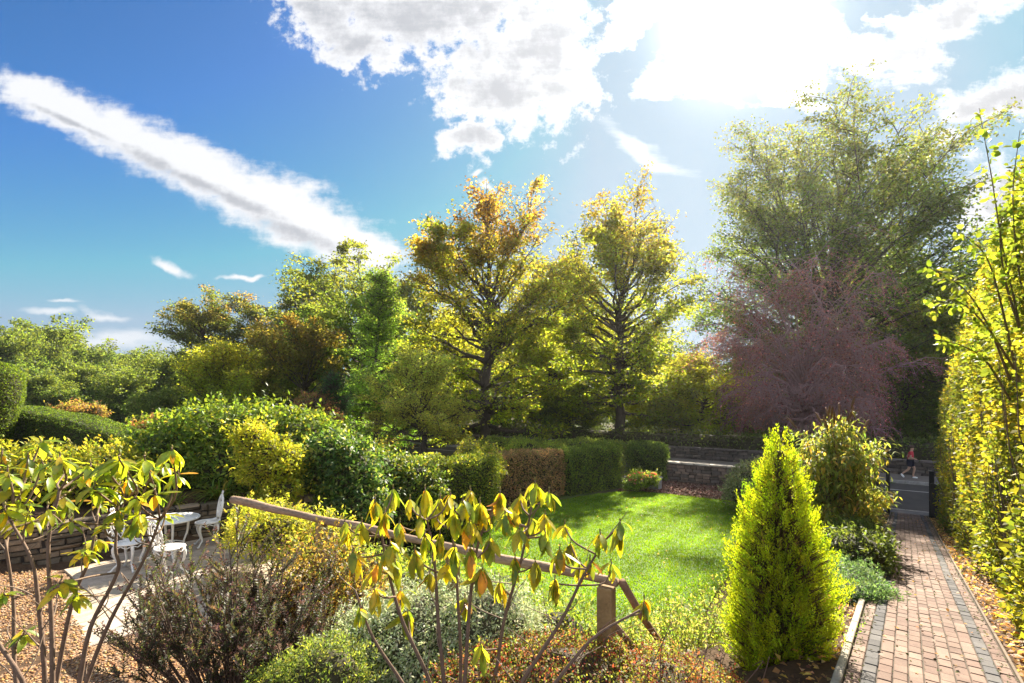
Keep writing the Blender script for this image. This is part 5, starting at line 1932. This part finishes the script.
def person():
    c = pxy(S_GATE + 7.35, 0.66)
    z = float(road_z(7.35)) + 0.006
    r = thing('person', 'person in a red top and dark shorts walking past on the far pavement', 'person', (*c, z))
    # built facing local +X (walking to the right of the picture), then turned along the road
    pel = (0, 0, 0.9)
    J = dict(pel=pel, spine=(0.01, 0, 1.08), chest=(0.03, 0, 1.27), neck=(0.05, 0, 1.42), head0=(0.07, 0, 1.5), head1=(0.075, 0, 1.6),
             hl=(0, 0.09, 0.86), kl=(0.17, 0.1, 0.5), al=(0.1, 0.1, 0.12), fl=(0.2, 0.1, 0.07),
             hr=(0, -0.09, 0.86), kr=(-0.06, -0.1, 0.48), ar=(-0.33, -0.1, 0.22), fr=(-0.32, -0.1, 0.1),
             sl=(0.03, 0.17, 1.35), el=(-0.12, 0.22, 1.12), wl=(-0.02, 0.2, 0.92), gl=(0.03, 0.19, 0.85),
             sr=(0.03, -0.17, 1.35), er=(0.0, -0.23, 1.1), wr=(0.2, -0.2, 1.02), gr=(0.27, -0.18, 1.0))
    R = dict(pel=0.13, spine=0.12, chest=0.14, neck=0.055, head0=0.075, head1=0.088, hl=0.095, kl=0.058, al=0.037, fl=0.032, hr=0.095, kr=0.058, ar=0.037, fr=0.032,
             sl=0.06, el=0.042, wl=0.03, gl=0.032, sr=0.06, er=0.042, wr=0.03, gr=0.032)
    names = list(J)
    E = [('pel', 'spine'), ('spine', 'chest'), ('chest', 'neck'), ('neck', 'head0'), ('head0', 'head1'), ('pel', 'hl'), ('hl', 'kl'), ('kl', 'al'), ('al', 'fl'), ('pel', 'hr'), ('hr', 'kr'), ('kr', 'ar'), ('ar', 'fr'),
         ('chest', 'sl'), ('sl', 'el'), ('el', 'wl'), ('wl', 'gl'), ('chest', 'sr'), ('sr', 'er'), ('er', 'wr'), ('wr', 'gr')]
    ix = {n: i for i, n in enumerate(names)}
    skin_mesh('body', [J[n] for n in names], [(ix[a], ix[b]) for a, b in E], [R[n] for n in names], SKIN, (0.45, 0.27, 0.19), r, None)
    g = 0.018

    def cloth(name, keys, edges, extra, col, m=CLOTH):
        v = [J[k] if isinstance(k, str) else k for k in keys]
        rr = [(R[k] + extra if isinstance(k, str) else extra_r) for k, extra_r in zip(keys, [extra] * len(keys))]
        return v, rr
    v = [J['pel'], J['spine'], J['chest'], (0.045, 0, 1.37), J['sl'], tuple(np.array(J['sl']) * 0.35 + np.array(J['el']) * 0.65), J['sr'], tuple(np.array(J['sr']) * 0.35 + np.array(J['er']) * 0.65)]
    skin_mesh('top', v, [(0, 1), (1, 2), (2, 3), (2, 4), (4, 5), (2, 6), (6, 7)], [0.145, 0.14, 0.16, 0.09, 0.078, 0.062, 0.078, 0.062], CLOTH, (0.55, 0.05, 0.07), r, None)

    def part(a, b, t):
        return tuple(np.array(J[a]) * (1 - t) + np.array(J[b]) * t)
    v = [(0, 0, 0.88), J['hl'], part('hl', 'kl', 0.75), J['hr'], part('hr', 'kr', 0.75)]
    skin_mesh('shorts', v, [(0, 1), (1, 2), (0, 3), (3, 4)], [0.15, 0.115, 0.095, 0.115, 0.095], CLOTH, (0.03, 0.03, 0.045), r, None)
    skin_mesh('shoe', [(0.08, 0.1, 0.06), (0.16, 0.1, 0.05), (0.3, 0.1, 0.035)], [(0, 1), (1, 2)], [0.055, 0.05, 0.035], CLOTH, (0.8, 0.8, 0.8), r, None)
    skin_mesh('shoe', [(-0.36, -0.1, 0.24), (-0.33, -0.1, 0.15), (-0.24, -0.1, 0.04)], [(0, 1), (1, 2)], [0.055, 0.05, 0.035], CLOTH, (0.8, 0.8, 0.8), r, None)
    hm = MB()
    sphere_core(hm, (0.055, 0, 1.635), (0.105, 0.095, 0.095), (0.1, 0.07, 0.05), 14, 10, 2)
    hm.build('hair', CLOTH, r)
    r.rotation_euler = (0, 0, math.atan2(N2[1], N2[0]))
    r.scale = (1.02, 1.02, 1.0)


person()


# ------------------------------------------------------------------ white cast metal table and chairs
WHITE = (0.78, 0.76, 0.72)


def ring(r, z, n=28, c=(0, 0)):
    a = np.linspace(0, 2 * math.pi, n + 1)
    return np.c_[c[0] + r * np.cos(a), c[1] + r * np.sin(a), np.full(n + 1, z)]


def disc(mb, r, z, h, n=40, col=WHITE):
    a = np.arange(n) / n * 2 * math.pi
    cs = np.c_[np.cos(a), np.sin(a)]
    V = np.concatenate([np.c_[cs * r, np.full(n, z)], np.c_[cs * r, np.full(n, z + h)]])
    i = np.arange(n)
    j = (i + 1) % n
    mb.add(V, [np.stack([i, j, n + j, n + i], 1), (n + i)[None], i[::-1][None]], col)


def scroll_leg(mb, ang, r0, z0, r1, k=1.0):
    c, s = math.cos(ang), math.sin(ang)
    prof = [(r0, z0), (r0 + 0.055 * k, z0 - 0.06), (r0 + 0.05 * k, z0 * 0.62), (r0 + 0.0 * k, z0 * 0.3), (r1 - 0.02, 0.07), (r1 + 0.03, 0.015), (r1 + 0.055, 0.03)]
    path_tube(mb, [(a * c, a * s, z) for a, z in prof], [0.02, 0.026, 0.02, 0.015, 0.014, 0.018, 0.01], 8, WHITE, 5)


def make_table(x, y):
    r = thing('garden_table', 'round white cast metal garden table on the stone patio', 'table', (x, y, PATIO_Z))
    t = MB()
    disc(t, 0.5, 0.70, 0.018)
    path_tube(t, ring(0.5, 0.705), 0.018, 8, WHITE, 1)
    path_tube(t, ring(0.36, 0.719), 0.006, 6, WHITE, 1)
    path_tube(t, ring(0.2, 0.719), 0.006, 6, WHITE, 1)
    t.build('tabletop', PAINT, r)
    for k in range(4):
        m = MB()
        scroll_leg(m, math.pi / 4 + k * math.pi / 2, 0.24, 0.7, 0.3, 1.3)
        m.build('leg', PAINT, r)
    m = MB()
    for k in range(2):
        a = math.pi / 4 + k * math.pi / 2
        e = np.array([math.cos(a), math.sin(a)])
        path_tube(m, [(*(e * 0.26), 0.22), (*(e * 0.1), 0.27), (0, 0, 0.27), (*(-e * 0.1), 0.27), (*(-e * 0.26), 0.22)], 0.011, 7, WHITE, 4)
    path_tube(m, ring(0.09, 0.27, 18), 0.01, 7, WHITE, 1)
    m.build('stretcher', PAINT, r)
    m = MB()
    path_tube(m, ring(0.3, 0.67, 26), 0.012, 7, WHITE, 1)
    m.build('apron_ring', PAINT, r)
    return r


def make_chair(x, y, rot, label):
    r = thing('garden_chair', label, 'chair', (x, y, PATIO_Z), 'white cast metal chairs round the garden table')
    r.rotation_euler = (0, 0, rot)
    r.scale = (1.08,) * 3
    s = MB()
    disc(s, 0.19, 0.44, 0.012, 30)
    path_tube(s, ring(0.205, 0.446), 0.014, 8, WHITE, 1)
    for q in (0.08, 0.14):
        path_tube(s, ring(q, 0.453), 0.006, 6, WHITE, 1)
    s.build('seat', PAINT, r)
    sk = MB()
    a = np.linspace(0, 2 * math.pi, 33)
    path_tube(sk, np.c_[0.2 * np.cos(a), 0.2 * np.sin(a), 0.405 + 0.02 * np.cos(a * 8)], 0.009, 6, WHITE, 1)
    sk.build('seat_skirt', PAINT, r)

    def bk(x_, z_):                     # back leans a little, chair faces -Y
        return (x_, 0.17 + 0.16 * (z_ - 0.44), z_)
    b = MB()
    a = np.linspace(-0.30 * math.pi, 1.30 * math.pi, 26)
    path_tube(b, [bk(0.2 * math.cos(t), 0.7 + 0.235 * math.sin(t)) for t in a], 0.016, 8, WHITE, 1)
    for sx in (-1, 1):
        path_tube(b, [bk(sx * 0.115, 0.51), bk(sx * 0.15, 0.47), (sx * 0.17, 0.1, 0.445)], 0.015, 8, WHITE, 4)
    b.build('back_frame', PAINT, r)
    o = MB()
    a = np.linspace(0, 2 * math.pi, 25)
    path_tube(o, [bk(0.1 * math.cos(t), 0.72 + 0.15 * math.sin(t)) for t in a], 0.01, 7, WHITE, 1)
    path_tube(o, [bk(0.045 * math.cos(t), 0.73 + 0.07 * math.sin(t)) for t in a], 0.008, 6, WHITE, 1)
    for xx in (-0.06, 0.0, 0.06):
        path_tube(o, [bk(xx * 1.5, 0.5), bk(xx * 0.9, 0.58), bk(xx * 1.3, 0.68)], 0.008, 6, WHITE, 4)
    for sx in (-1, 1):
        path_tube(o, [bk(sx * 0.05, 0.87), bk(sx * 0.09, 0.9), bk(sx * 0.12, 0.86), bk(sx * 0.09, 0.84)], 0.008, 6, WHITE, 4)
        path_tube(o, [bk(0, 0.93), bk(sx * 0.05, 0.975), bk(sx * 0.025, 1.01), bk(0, 0.975)], 0.009, 6, WHITE, 4)
        path_tube(o, [bk(sx * 0.13, 0.56), bk(sx * 0.09, 0.6), bk(sx * 0.12, 0.66), bk(sx * 0.16, 0.64)], 0.008, 6, WHITE, 4)
    path_tube(o, [bk(0, 0.88), bk(0, 0.93)], 0.009, 6, WHITE, 1)
    o.build('back_scrollwork', PAINT, r)
    for k in range(4):
        m = MB()
        scroll_leg(m, math.pi / 4 + k * math.pi / 2, 0.15, 0.44, 0.22)
        m.build('leg', PAINT, r)
    return r


make_table(-6.62, 9.65)
make_chair(-6.3, 10.35, math.radians(-50), 'white scrollwork chair with an oval back at the right of the table')
make_chair(-5.85, 8.55, math.radians(150), 'white scrollwork chair in front of the table, back turned to the house')
make_chair(-6.78, 8.85, math.radians(95), 'white scrollwork chair at the left of the table behind the rhododendron stems')

# ------------------------------------------------------------------ foreground planting
def rhododendron(name, label, base, mains, tips, Y0, droop, leafL, cols, weights, bare=(), seed=0, nl=(9, 16)):
    """base: list of root points; mains: pixel polylines (u, v, Y); tips: (u, v) of leaf rosettes"""
    loc = np.array(base)
    r = thing(name, label, 'shrub', loc)
    sm, lm, om = MB(), MB(), MB()
    nodes = []
    for m_ in mains:
        pts = np.array([P(*q) for q in m_])
        pts[1:-1] += rng.normal(0, 0.012, pts[1:-1].shape)
        path_tube(sm, pts, np.linspace(m_[0][3] if len(m_[0]) > 3 else 0.02, 0.007, len(pts)), 7, (0.17, 0.115, 0.085), 5) if False else path_tube(sm, pts, np.linspace(0.019, 0.007, len(pts)), 7, (0.17, 0.115, 0.085), 5)
        for a, b in zip(pts[:-1], pts[1:]):
            for t in np.linspace(0, 1, 6):
                nodes.append(a * (1 - t) + b * t)
    nodes = np.array(nodes)
    for (u, v) in tips:
        Y = Y0 + rng.uniform(-0.35, 0.35)
        e = P(u, v, Y)
        cand = nodes[(nodes[:, 2] < e[2] - 0.1)]
        if len(cand) == 0:
            cand = nodes
        dd = np.linalg.norm((cand - e) * np.array([1, 0.6, 0.8]), axis=1)
        k = cand[np.argmin(dd)]
        mid = (k + e) / 2 + np.array([(e[0] - k[0]) * 0.22, 0, -0.12 * abs(e[0] - k[0]) - 0.02]) + rng.normal(0, 0.012, 3)
        path_tube(sm, [k, mid, e - [0, 0, 0.03], e], [0.007, 0.006, 0.005, 0.004], 6, (0.19, 0.13, 0.09), 5)
        n = int(rng.integers(*nl))
        az = rng.uniform(0, 6.28) + np.arange(n) * 2 * math.pi / n + rng.normal(0, 0.25, n)
        dr = np.radians(rng.normal(droop + rng.normal(0, 8), 18, n))
        d = np.c_[np.cos(az) * np.cos(dr), np.sin(az) * np.cos(dr), -np.sin(dr)]
        L = rng.uniform(0.5, 1.2, n) * leafL * rng.uniform(0.8, 1.08)
        nrm = np.c_[np.cos(az) * np.sin(dr), np.sin(az) * np.sin(dr), np.cos(dr)] + rng.normal(0, 0.2, (n, 3))
        pos = e + d * 0.012 + np.c_[np.zeros((n, 2)), -rng.uniform(0, 0.05, n)]
        c = pal(n, cols, weights, 0.16)
        blades(lm, pos, L, d, nrm, c, rng.uniform(0.33, 0.4), rng.uniform(-0.2, 1.1, n), col2=c * np.array([1.25, 1.2, 1.3]))
        # bud
        path_tube(sm, [e, e + [0, 0, 0.01], e + [0, 0, 0.02]], [0.004, 0.006, 0.002], 6, (0.25, 0.22, 0.06), 1)
    for q in range(46):                   # bare side twigs
        a = nodes[rng.integers(0, len(nodes))]
        e = a + np.array([rng.normal(0, 0.13), rng.normal(0, 0.1), rng.uniform(0.05, 0.28)])
        path_tube(sm, [a, (a + e) / 2 + rng.normal(0, 0.025, 3), e], [0.0045, 0.0035, 0.002], 5, (0.22, 0.16, 0.12), 4)
    sm.build('stems', TWIG, r, loc)
    lm.build('foliage', LEAF_NEAR, r, loc)
    return r


cent_tips = [(375, 497), (393, 487), (425, 487), (450, 492), (463, 498), (480, 500), (500, 490), (520, 492), (535, 480), (549, 490), (455, 506), (470, 516), (400, 521), (345, 520), (353, 549),
             (378, 561), (395, 558), (430, 570), (455, 546), (440, 531), (470, 546), (490, 536), (520, 526), (515, 556), (560, 546), (571, 541), (555, 577), (600, 531), (611, 561), (620, 521),
             (590, 556), (401, 588), (375, 586), (465, 596), (481, 641), (644, 597), (420, 510), (437, 505), (505, 512), (545, 512), (565, 522), (415, 548), (482, 566), (500, 578), (385, 510), (410, 497), (440, 495), (470, 488), (510, 505), (530, 515), (362, 520), (390, 540), (425, 532), (447, 560), (535, 560), (545, 530), (580, 560), (408, 610), (360, 605)]
cent_mains = [[(440, 760, 3.35), (430, 690, 3.4), (400, 620, 3.4), (385, 560, 3.4), (380, 520, 3.4)],
              [(450, 760, 3.35), (445, 690, 3.3), (438, 620, 3.3), (430, 560, 3.3), (425, 510, 3.3)],
              [(455, 760, 3.35), (465, 690, 3.3), (470, 610, 3.3), (478, 550, 3.3), (492, 510, 3.3)],
              [(460, 760, 3.35), (490, 690, 3.5), (505, 620, 3.5), (520, 560, 3.5), (532, 505, 3.5)],
              [(465, 760, 3.35), (520, 690, 3.4), (560, 620, 3.4), (585, 575, 3.4), (605, 540, 3.4)],
              [(435, 760, 3.35), (410, 690, 3.5), (375, 640, 3.5), (355, 590, 3.5)],
              [(458, 760, 3.35), (540, 700, 3.3), (590, 640, 3.3), (640, 610, 3.3)],
              [(452, 760, 3.35), (460, 680, 3.5), (455, 600, 3.5), (452, 530, 3.5)],
              [(350, 760, 3.3), (380, 700, 3.4), (330, 640, 3.5), (290, 600, 3.5)]]
bpt = P(448, 780, 3.35)
bpt[2] = gz(bpt[0], bpt[1])
for m_ in cent_mains[:8]:
    m_.insert(0, (448 + (m_[0][0] - 448) * 0.5, 400 + (CZ - bpt[2] + 0.03) * F / 3.35, 3.35))
rhododendron('rhododendron', 'foreground rhododendron with drooping yellow and orange leaf rosettes in the middle', bpt, cent_mains[:8], cent_tips, 3.35, 64, 0.148,
             [(0.26, 0.25, 0.025), (0.32, 0.29, 0.03), (0.18, 0.22, 0.025), (0.4, 0.2, 0.03), (0.12, 0.17, 0.03)], [4, 3, 3, 0.8, 2])

left_tips = [(8, 468), (42, 462), (20, 497), (58, 488), (83, 474), (108, 466), (72, 516), (96, 538), (128, 478), (165, 462), (172, 448), (150, 470), (118, 506), (100, 500), (140, 512), (165, 512),
             (5, 590), (24, 628), (62, 578), (78, 590), (30, 480), (5, 505), (48, 505), (70, 462), (95, 484), (2, 450), (40, 440), (120, 455), (132, 520), (85, 548), (15, 520), (60, 455), (28, 455), (90, 462), (112, 488), (136, 495), (155, 488), (66, 500), (30, 515), (12, 482), (178, 472), (145, 455), (50, 475), (104, 522), (0, 470), (125, 468)]
left_mains = [[(40, 760, 3.1), (44, 690, 3.1), (38, 600, 3.1), (33, 560, 3.1), (10, 520, 3.1)],
              [(45, 760, 3.1), (50, 690, 3.0), (52, 620, 3.0), (56, 540, 3.0), (60, 490, 3.0)],
              [(60, 760, 3.1), (80, 690, 3.2), (95, 630, 3.2), (115, 575, 3.2), (120, 545, 3.2), (118, 505, 3.2)],
              [(20, 760, 3.1), (25, 690, 2.9), (0, 640, 2.9), (-20, 600, 2.9)],
              [(48, 760, 3.1), (55, 690, 3.2), (75, 600, 3.2), (90, 560, 3.2), (98, 515, 3.2)],
              [(62, 760, 3.1), (85, 680, 3.3), (110, 620, 3.3), (140, 560, 3.3), (160, 520, 3.3)],
              [(38, 760, 3.1), (20, 680, 3.2), (10, 600, 3.2), (5, 540, 3.2)]]
bpt = P(50, 790, 3.1)
bpt[2] = gz(bpt[0], bpt[1])
for m_ in left_mains:
    m_.insert(0, (48 + (m_[0][0] - 48) * 0.4, 400 + (CZ - bpt[2] + 0.03) * F / 3.1, 3.1))
rhododendron('rhododendron', 'foreground rhododendron at the left edge with bare branches and green yellow leaves', bpt, left_mains, left_tips, 3.1, 28, 0.122,
             [(0.18, 0.23, 0.025), (0.24, 0.26, 0.025), (0.1, 0.15, 0.025), (0.34, 0.3, 0.03), (0.45, 0.25, 0.03)], [4, 3, 2.5, 1.5, 0.4], nl=(10, 15))


def hebe():
    c = P(235, 720, 4.5)
    x0, y0 = c[0], 4.55
    z0 = gz(x0, y0)
    loc = (x0, y0, z0)
    r = thing('hebe', 'dark upright hebe shrub with purple brown seed heads before the patio', 'shrub', loc)
    ns = 120
    ang = rng.uniform(0, 6.283, ns)
    rr = np.sqrt(rng.uniform(0, 1, ns))
    b = np.c_[x0 + np.cos(ang) * rr * 0.35, y0 + np.sin(ang) * rr * 0.3, np.full(ns, z0 - 0.05)]
    hh = rng.uniform(0.75, 1.62, ns) * (1.08 - 0.4 * rr)
    tip = np.c_[x0 + np.cos(ang) * rr * 1.1, y0 + np.sin(ang) * rr * 0.75, z0 + hh]
    u = np.linspace(0, 1, 6)[None, :, None]
    pts = b[:, None] * (1 - u) + tip[:, None] * u
    pts[..., 2] += 0.12 * np.sin(np.pi * u[..., 0]) * rr[:, None]
    pts[:, 1:] += np.cumsum(rng.normal(0, 0.022, (ns, 5, 3)), 1)
    sm = MB()
    tubes(sm, pts, np.linspace(0.009, 0.004, 6)[None] * np.ones((ns, 1)), 5, (0.12, 0.08, 0.06))
    # forked shoots at the top of every stem
    m = 6
    k = np.repeat(np.arange(ns), m)
    f = rng.uniform(0.45, 1.0, ns * m) * 5
    i0 = np.minimum(f.astype(int), 4)
    g = (f - i0)[:, None]
    q0 = pts[k, i0] * (1 - g) + pts[k, i0 + 1] * g
    out = np.c_[np.cos(ang), np.sin(ang), np.zeros(ns)][k]
    d = unit(rvec(ns * m) * np.array([1, 1, 0.3]) * 0.8 + out * 0.35 + np.array([0, 0, 0.9]))
    L = rng.uniform(0.12, 0.34, ns * m)
    v = np.linspace(0, 1, 4)[None, :, None]
    sh = q0[:, None] + d[:, None] * L[:, None, None] * v
    sh[..., 2] += 0.15 * L[:, None] * v[..., 0] ** 2
    tubes(sm, sh, np.linspace(0.004, 0.0025, 4)[None] * np.ones((ns * m, 1)), 4, (0.13, 0.085, 0.065))
    sm.build('stems', TWIG, r, loc)
    lm = MB()
    w = 44
    kk = np.repeat(np.arange(ns * m), w)
    t = np.tile(np.linspace(0.12, 1.02, w), ns * m)[:, None]
    pos = sh[kk, 0] * (1 - t) + sh[kk, 3] * t
    N = len(kk)
    a = np.tile(np.arange(w) * 1.62, ns * m) + kk * 0.7
    e1 = unit(np.cross(d, rvec(ns * m)))[kk]
    e2 = np.cross(d[kk], e1)
    ld = e1 * np.cos(a)[:, None] + e2 * np.sin(a)[:, None] + d[kk] * 0.7
    lm_c = pal(N, [(0.045, 0.058, 0.03), (0.07, 0.08, 0.035), (0.075, 0.048, 0.045), (0.05, 0.035, 0.036)], [4, 1.6, 2, 2], 0.25)
    leafs(lm, pos, rng.uniform(0.022, 0.042, N), ld, d[kk] + rvec(N) * 0.3, lm_c, 0.42)
    lm.build('foliage', LEAF_GLOSS, r, loc)
    fm = MB()
    top = np.nonzero(rng.uniform(size=ns * m) < 0.55)[0]
    kk = np.repeat(top, 16)
    p = sh[kk, 3] + d[kk] * rng.uniform(0, 0.05, (len(kk), 1)) + rng.normal(0, 0.009, (len(kk), 3))
    leafs(fm, p, rng.uniform(0.012, 0.022, len(kk)), rvec(len(kk)) + [0, 0, 0.5], rvec(len(kk)), pal(len(kk), [(0.11, 0.055, 0.06), (0.15, 0.08, 0.065), (0.08, 0.045, 0.05)]), 0.8)
    fm.build('seed_heads', LEAF_DULL, r, loc)


hebe()
bush('silver_shrub', 'silvery grey green mound below the drooping rhododendron', [(-0.85, 4.55, CZ - 2.2, 0.62, 0.5, 0.55), (-0.2, 4.5, CZ - 2.15, 0.5, 0.45, 0.52), (-1.25, 4.5, CZ - 2.35, 0.5, 0.45, 0.5), (-0.55, 4.3, CZ - 2.4, 0.6, 0.4, 0.4)],
     26000, 0.034, mp([(0.4, 0.43, 0.28), (0.32, 0.36, 0.21), (0.5, 0.52, 0.38), (0.22, 0.27, 0.12)]), m=LEAF_DULL, W=0.4, depth=0.16, bump=0.16, core=(0.07, 0.065, 0.04), f=4)
bush('green_hebe', 'small fresh green shrub at the bottom edge below the silvery mound', [(-1.4, 3.75, CZ - 2.15, 0.36, 0.3, 0.36), (-1.75, 3.8, CZ - 2.3, 0.3, 0.3, 0.3)], 7000, 0.032,
     mp([(0.12, 0.17, 0.04), (0.09, 0.13, 0.035), (0.2, 0.22, 0.06)]), W=0.35)
bush('bronze_shrub', 'bronze and amber twiggy shrub between the hebe and the silvery mound', [(-2.05, 5.4, CZ - 2.0, 0.5, 0.45, 0.62), (-1.6, 5.3, CZ - 2.2, 0.4, 0.4, 0.5)], 5200, 0.045,
     mp([(0.16, 0.12, 0.05), (0.3, 0.2, 0.05), (0.1, 0.07, 0.045), (0.14, 0.16, 0.05)]), core_k=0.3, depth=0.35, stems=60)
bush('spurge', 'yellow green low groundcover growing along the log rail', [(-3.75, 8.2, CZ - 2.25, 0.85, 0.5, 0.5), (-2.9, 7.7, CZ - 2.35, 0.6, 0.5, 0.5), (-4.5, 9.0, CZ - 2.35, 0.6, 0.5, 0.55)], 7500, 0.075,
     mp([(0.22, 0.24, 0.03), (0.15, 0.18, 0.03), (0.28, 0.26, 0.05)]), W=0.4, core_k=0.6)
bush('bank_plants', 'leafy green plants on the bank below the log rail above the lawn', [(-1.3, 6.9, CZ - 2.75, 0.9, 0.6, 0.6), (-0.2, 6.2, CZ - 2.7, 0.8, 0.6, 0.55), (0.5, 5.7, CZ - 2.7, 0.55, 0.5, 0.45), (-2.2, 7.6, CZ - 2.8, 0.8, 0.6, 0.6)], 9000, 0.065,
     mp([(0.12, 0.17, 0.03), (0.09, 0.13, 0.03), (0.18, 0.2, 0.05)]), W=0.35, core_k=0.6, depth=0.25)


def cotoneaster():
    lob = [(0.35, 3.75, CZ - 2.22, 0.75, 0.55, 0.42), (1.05, 4.0, CZ - 2.37, 0.65, 0.5, 0.36), (1.6, 4.1, CZ - 2.55, 0.45, 0.45, 0.3), (-0.2, 3.7, CZ - 2.3, 0.5, 0.45, 0.4)]
    r = bush('cotoneaster', 'low spreading cotoneaster with red berries and small reddening leaves', lob, 30000, 0.026,
             mp([(0.13, 0.15, 0.04), (0.18, 0.075, 0.05), (0.1, 0.12, 0.03), (0.22, 0.14, 0.075), (0.2, 0.045, 0.04)], [3.5, 2, 2.5, 1, 1.2]), W=0.55, depth=0.14, bump=0.14, core=(0.06, 0.045, 0.03), f=4, stems=40)
    n = 1300
    p, nn = lobed(lob, n, 0.06, 0.14, 4, 3, low=-0.1)
    octa = np.array([(1, 0, 0), (0, 1, 0), (-1, 0, 0), (0, -1, 0), (0, 0, 1), (0, 0, -1)], float)
    V = p[:, None] + octa[None] * rng.uniform(0.005, 0.008, (n, 1, 1))
    f = np.array([[0, 1, 4], [1, 2, 4], [2, 3, 4], [3, 0, 4], [1, 0, 5], [2, 1, 5], [3, 2, 5], [0, 3, 5]])
    mb = MB().add(V.reshape(-1, 3), [(np.arange(n)[:, None, None] * 6 + f).reshape(-1, 3)], np.repeat(pal(n, [(0.45, 0.05, 0.035), (0.35, 0.03, 0.03)]), 6, 0))
    mb.build('berries', CLOTH, r, r.location)
    # long arching runners
    sm = MB()
    for k in range(14):
        a = P(500 + 20 * k, 690, 3.6)
        e = P(560 + 16 * k, 615 + 6 * abs(k - 5) + rng.uniform(-12, 10), 3.8)
        m_ = (a + e) / 2 + [rng.normal(0, 0.06), 0, 0.12]
        path_tube(sm, [a, m_, e], [0.004, 0.003, 0.002], 5, (0.14, 0.08, 0.06), 5)
    sm.build('runners', TWIG, r, r.location)


cotoneaster()


# ------------------------------------------------------------------ the hazy air against the sun
def haze():
    mb = MB()
    box(mb, (35, 177, 33), (750, 500, 78), 0.0)
    m, g, out = mat('haze')
    pv = g.n('ShaderNodeVolumePrincipled')
    pv.inputs['Color'].default_value = (0.96, 0.97, 1.0, 1)
    pv.inputs['Density'].default_value = HAZE
    pv.inputs['Anisotropy'].default_value = 0.6
    g.L.new(pv.outputs[0], out.inputs['Volume'])
    tag(mb.build('haze', m, smooth=False), kind='stuff')


HAZE = 0.0002
haze()
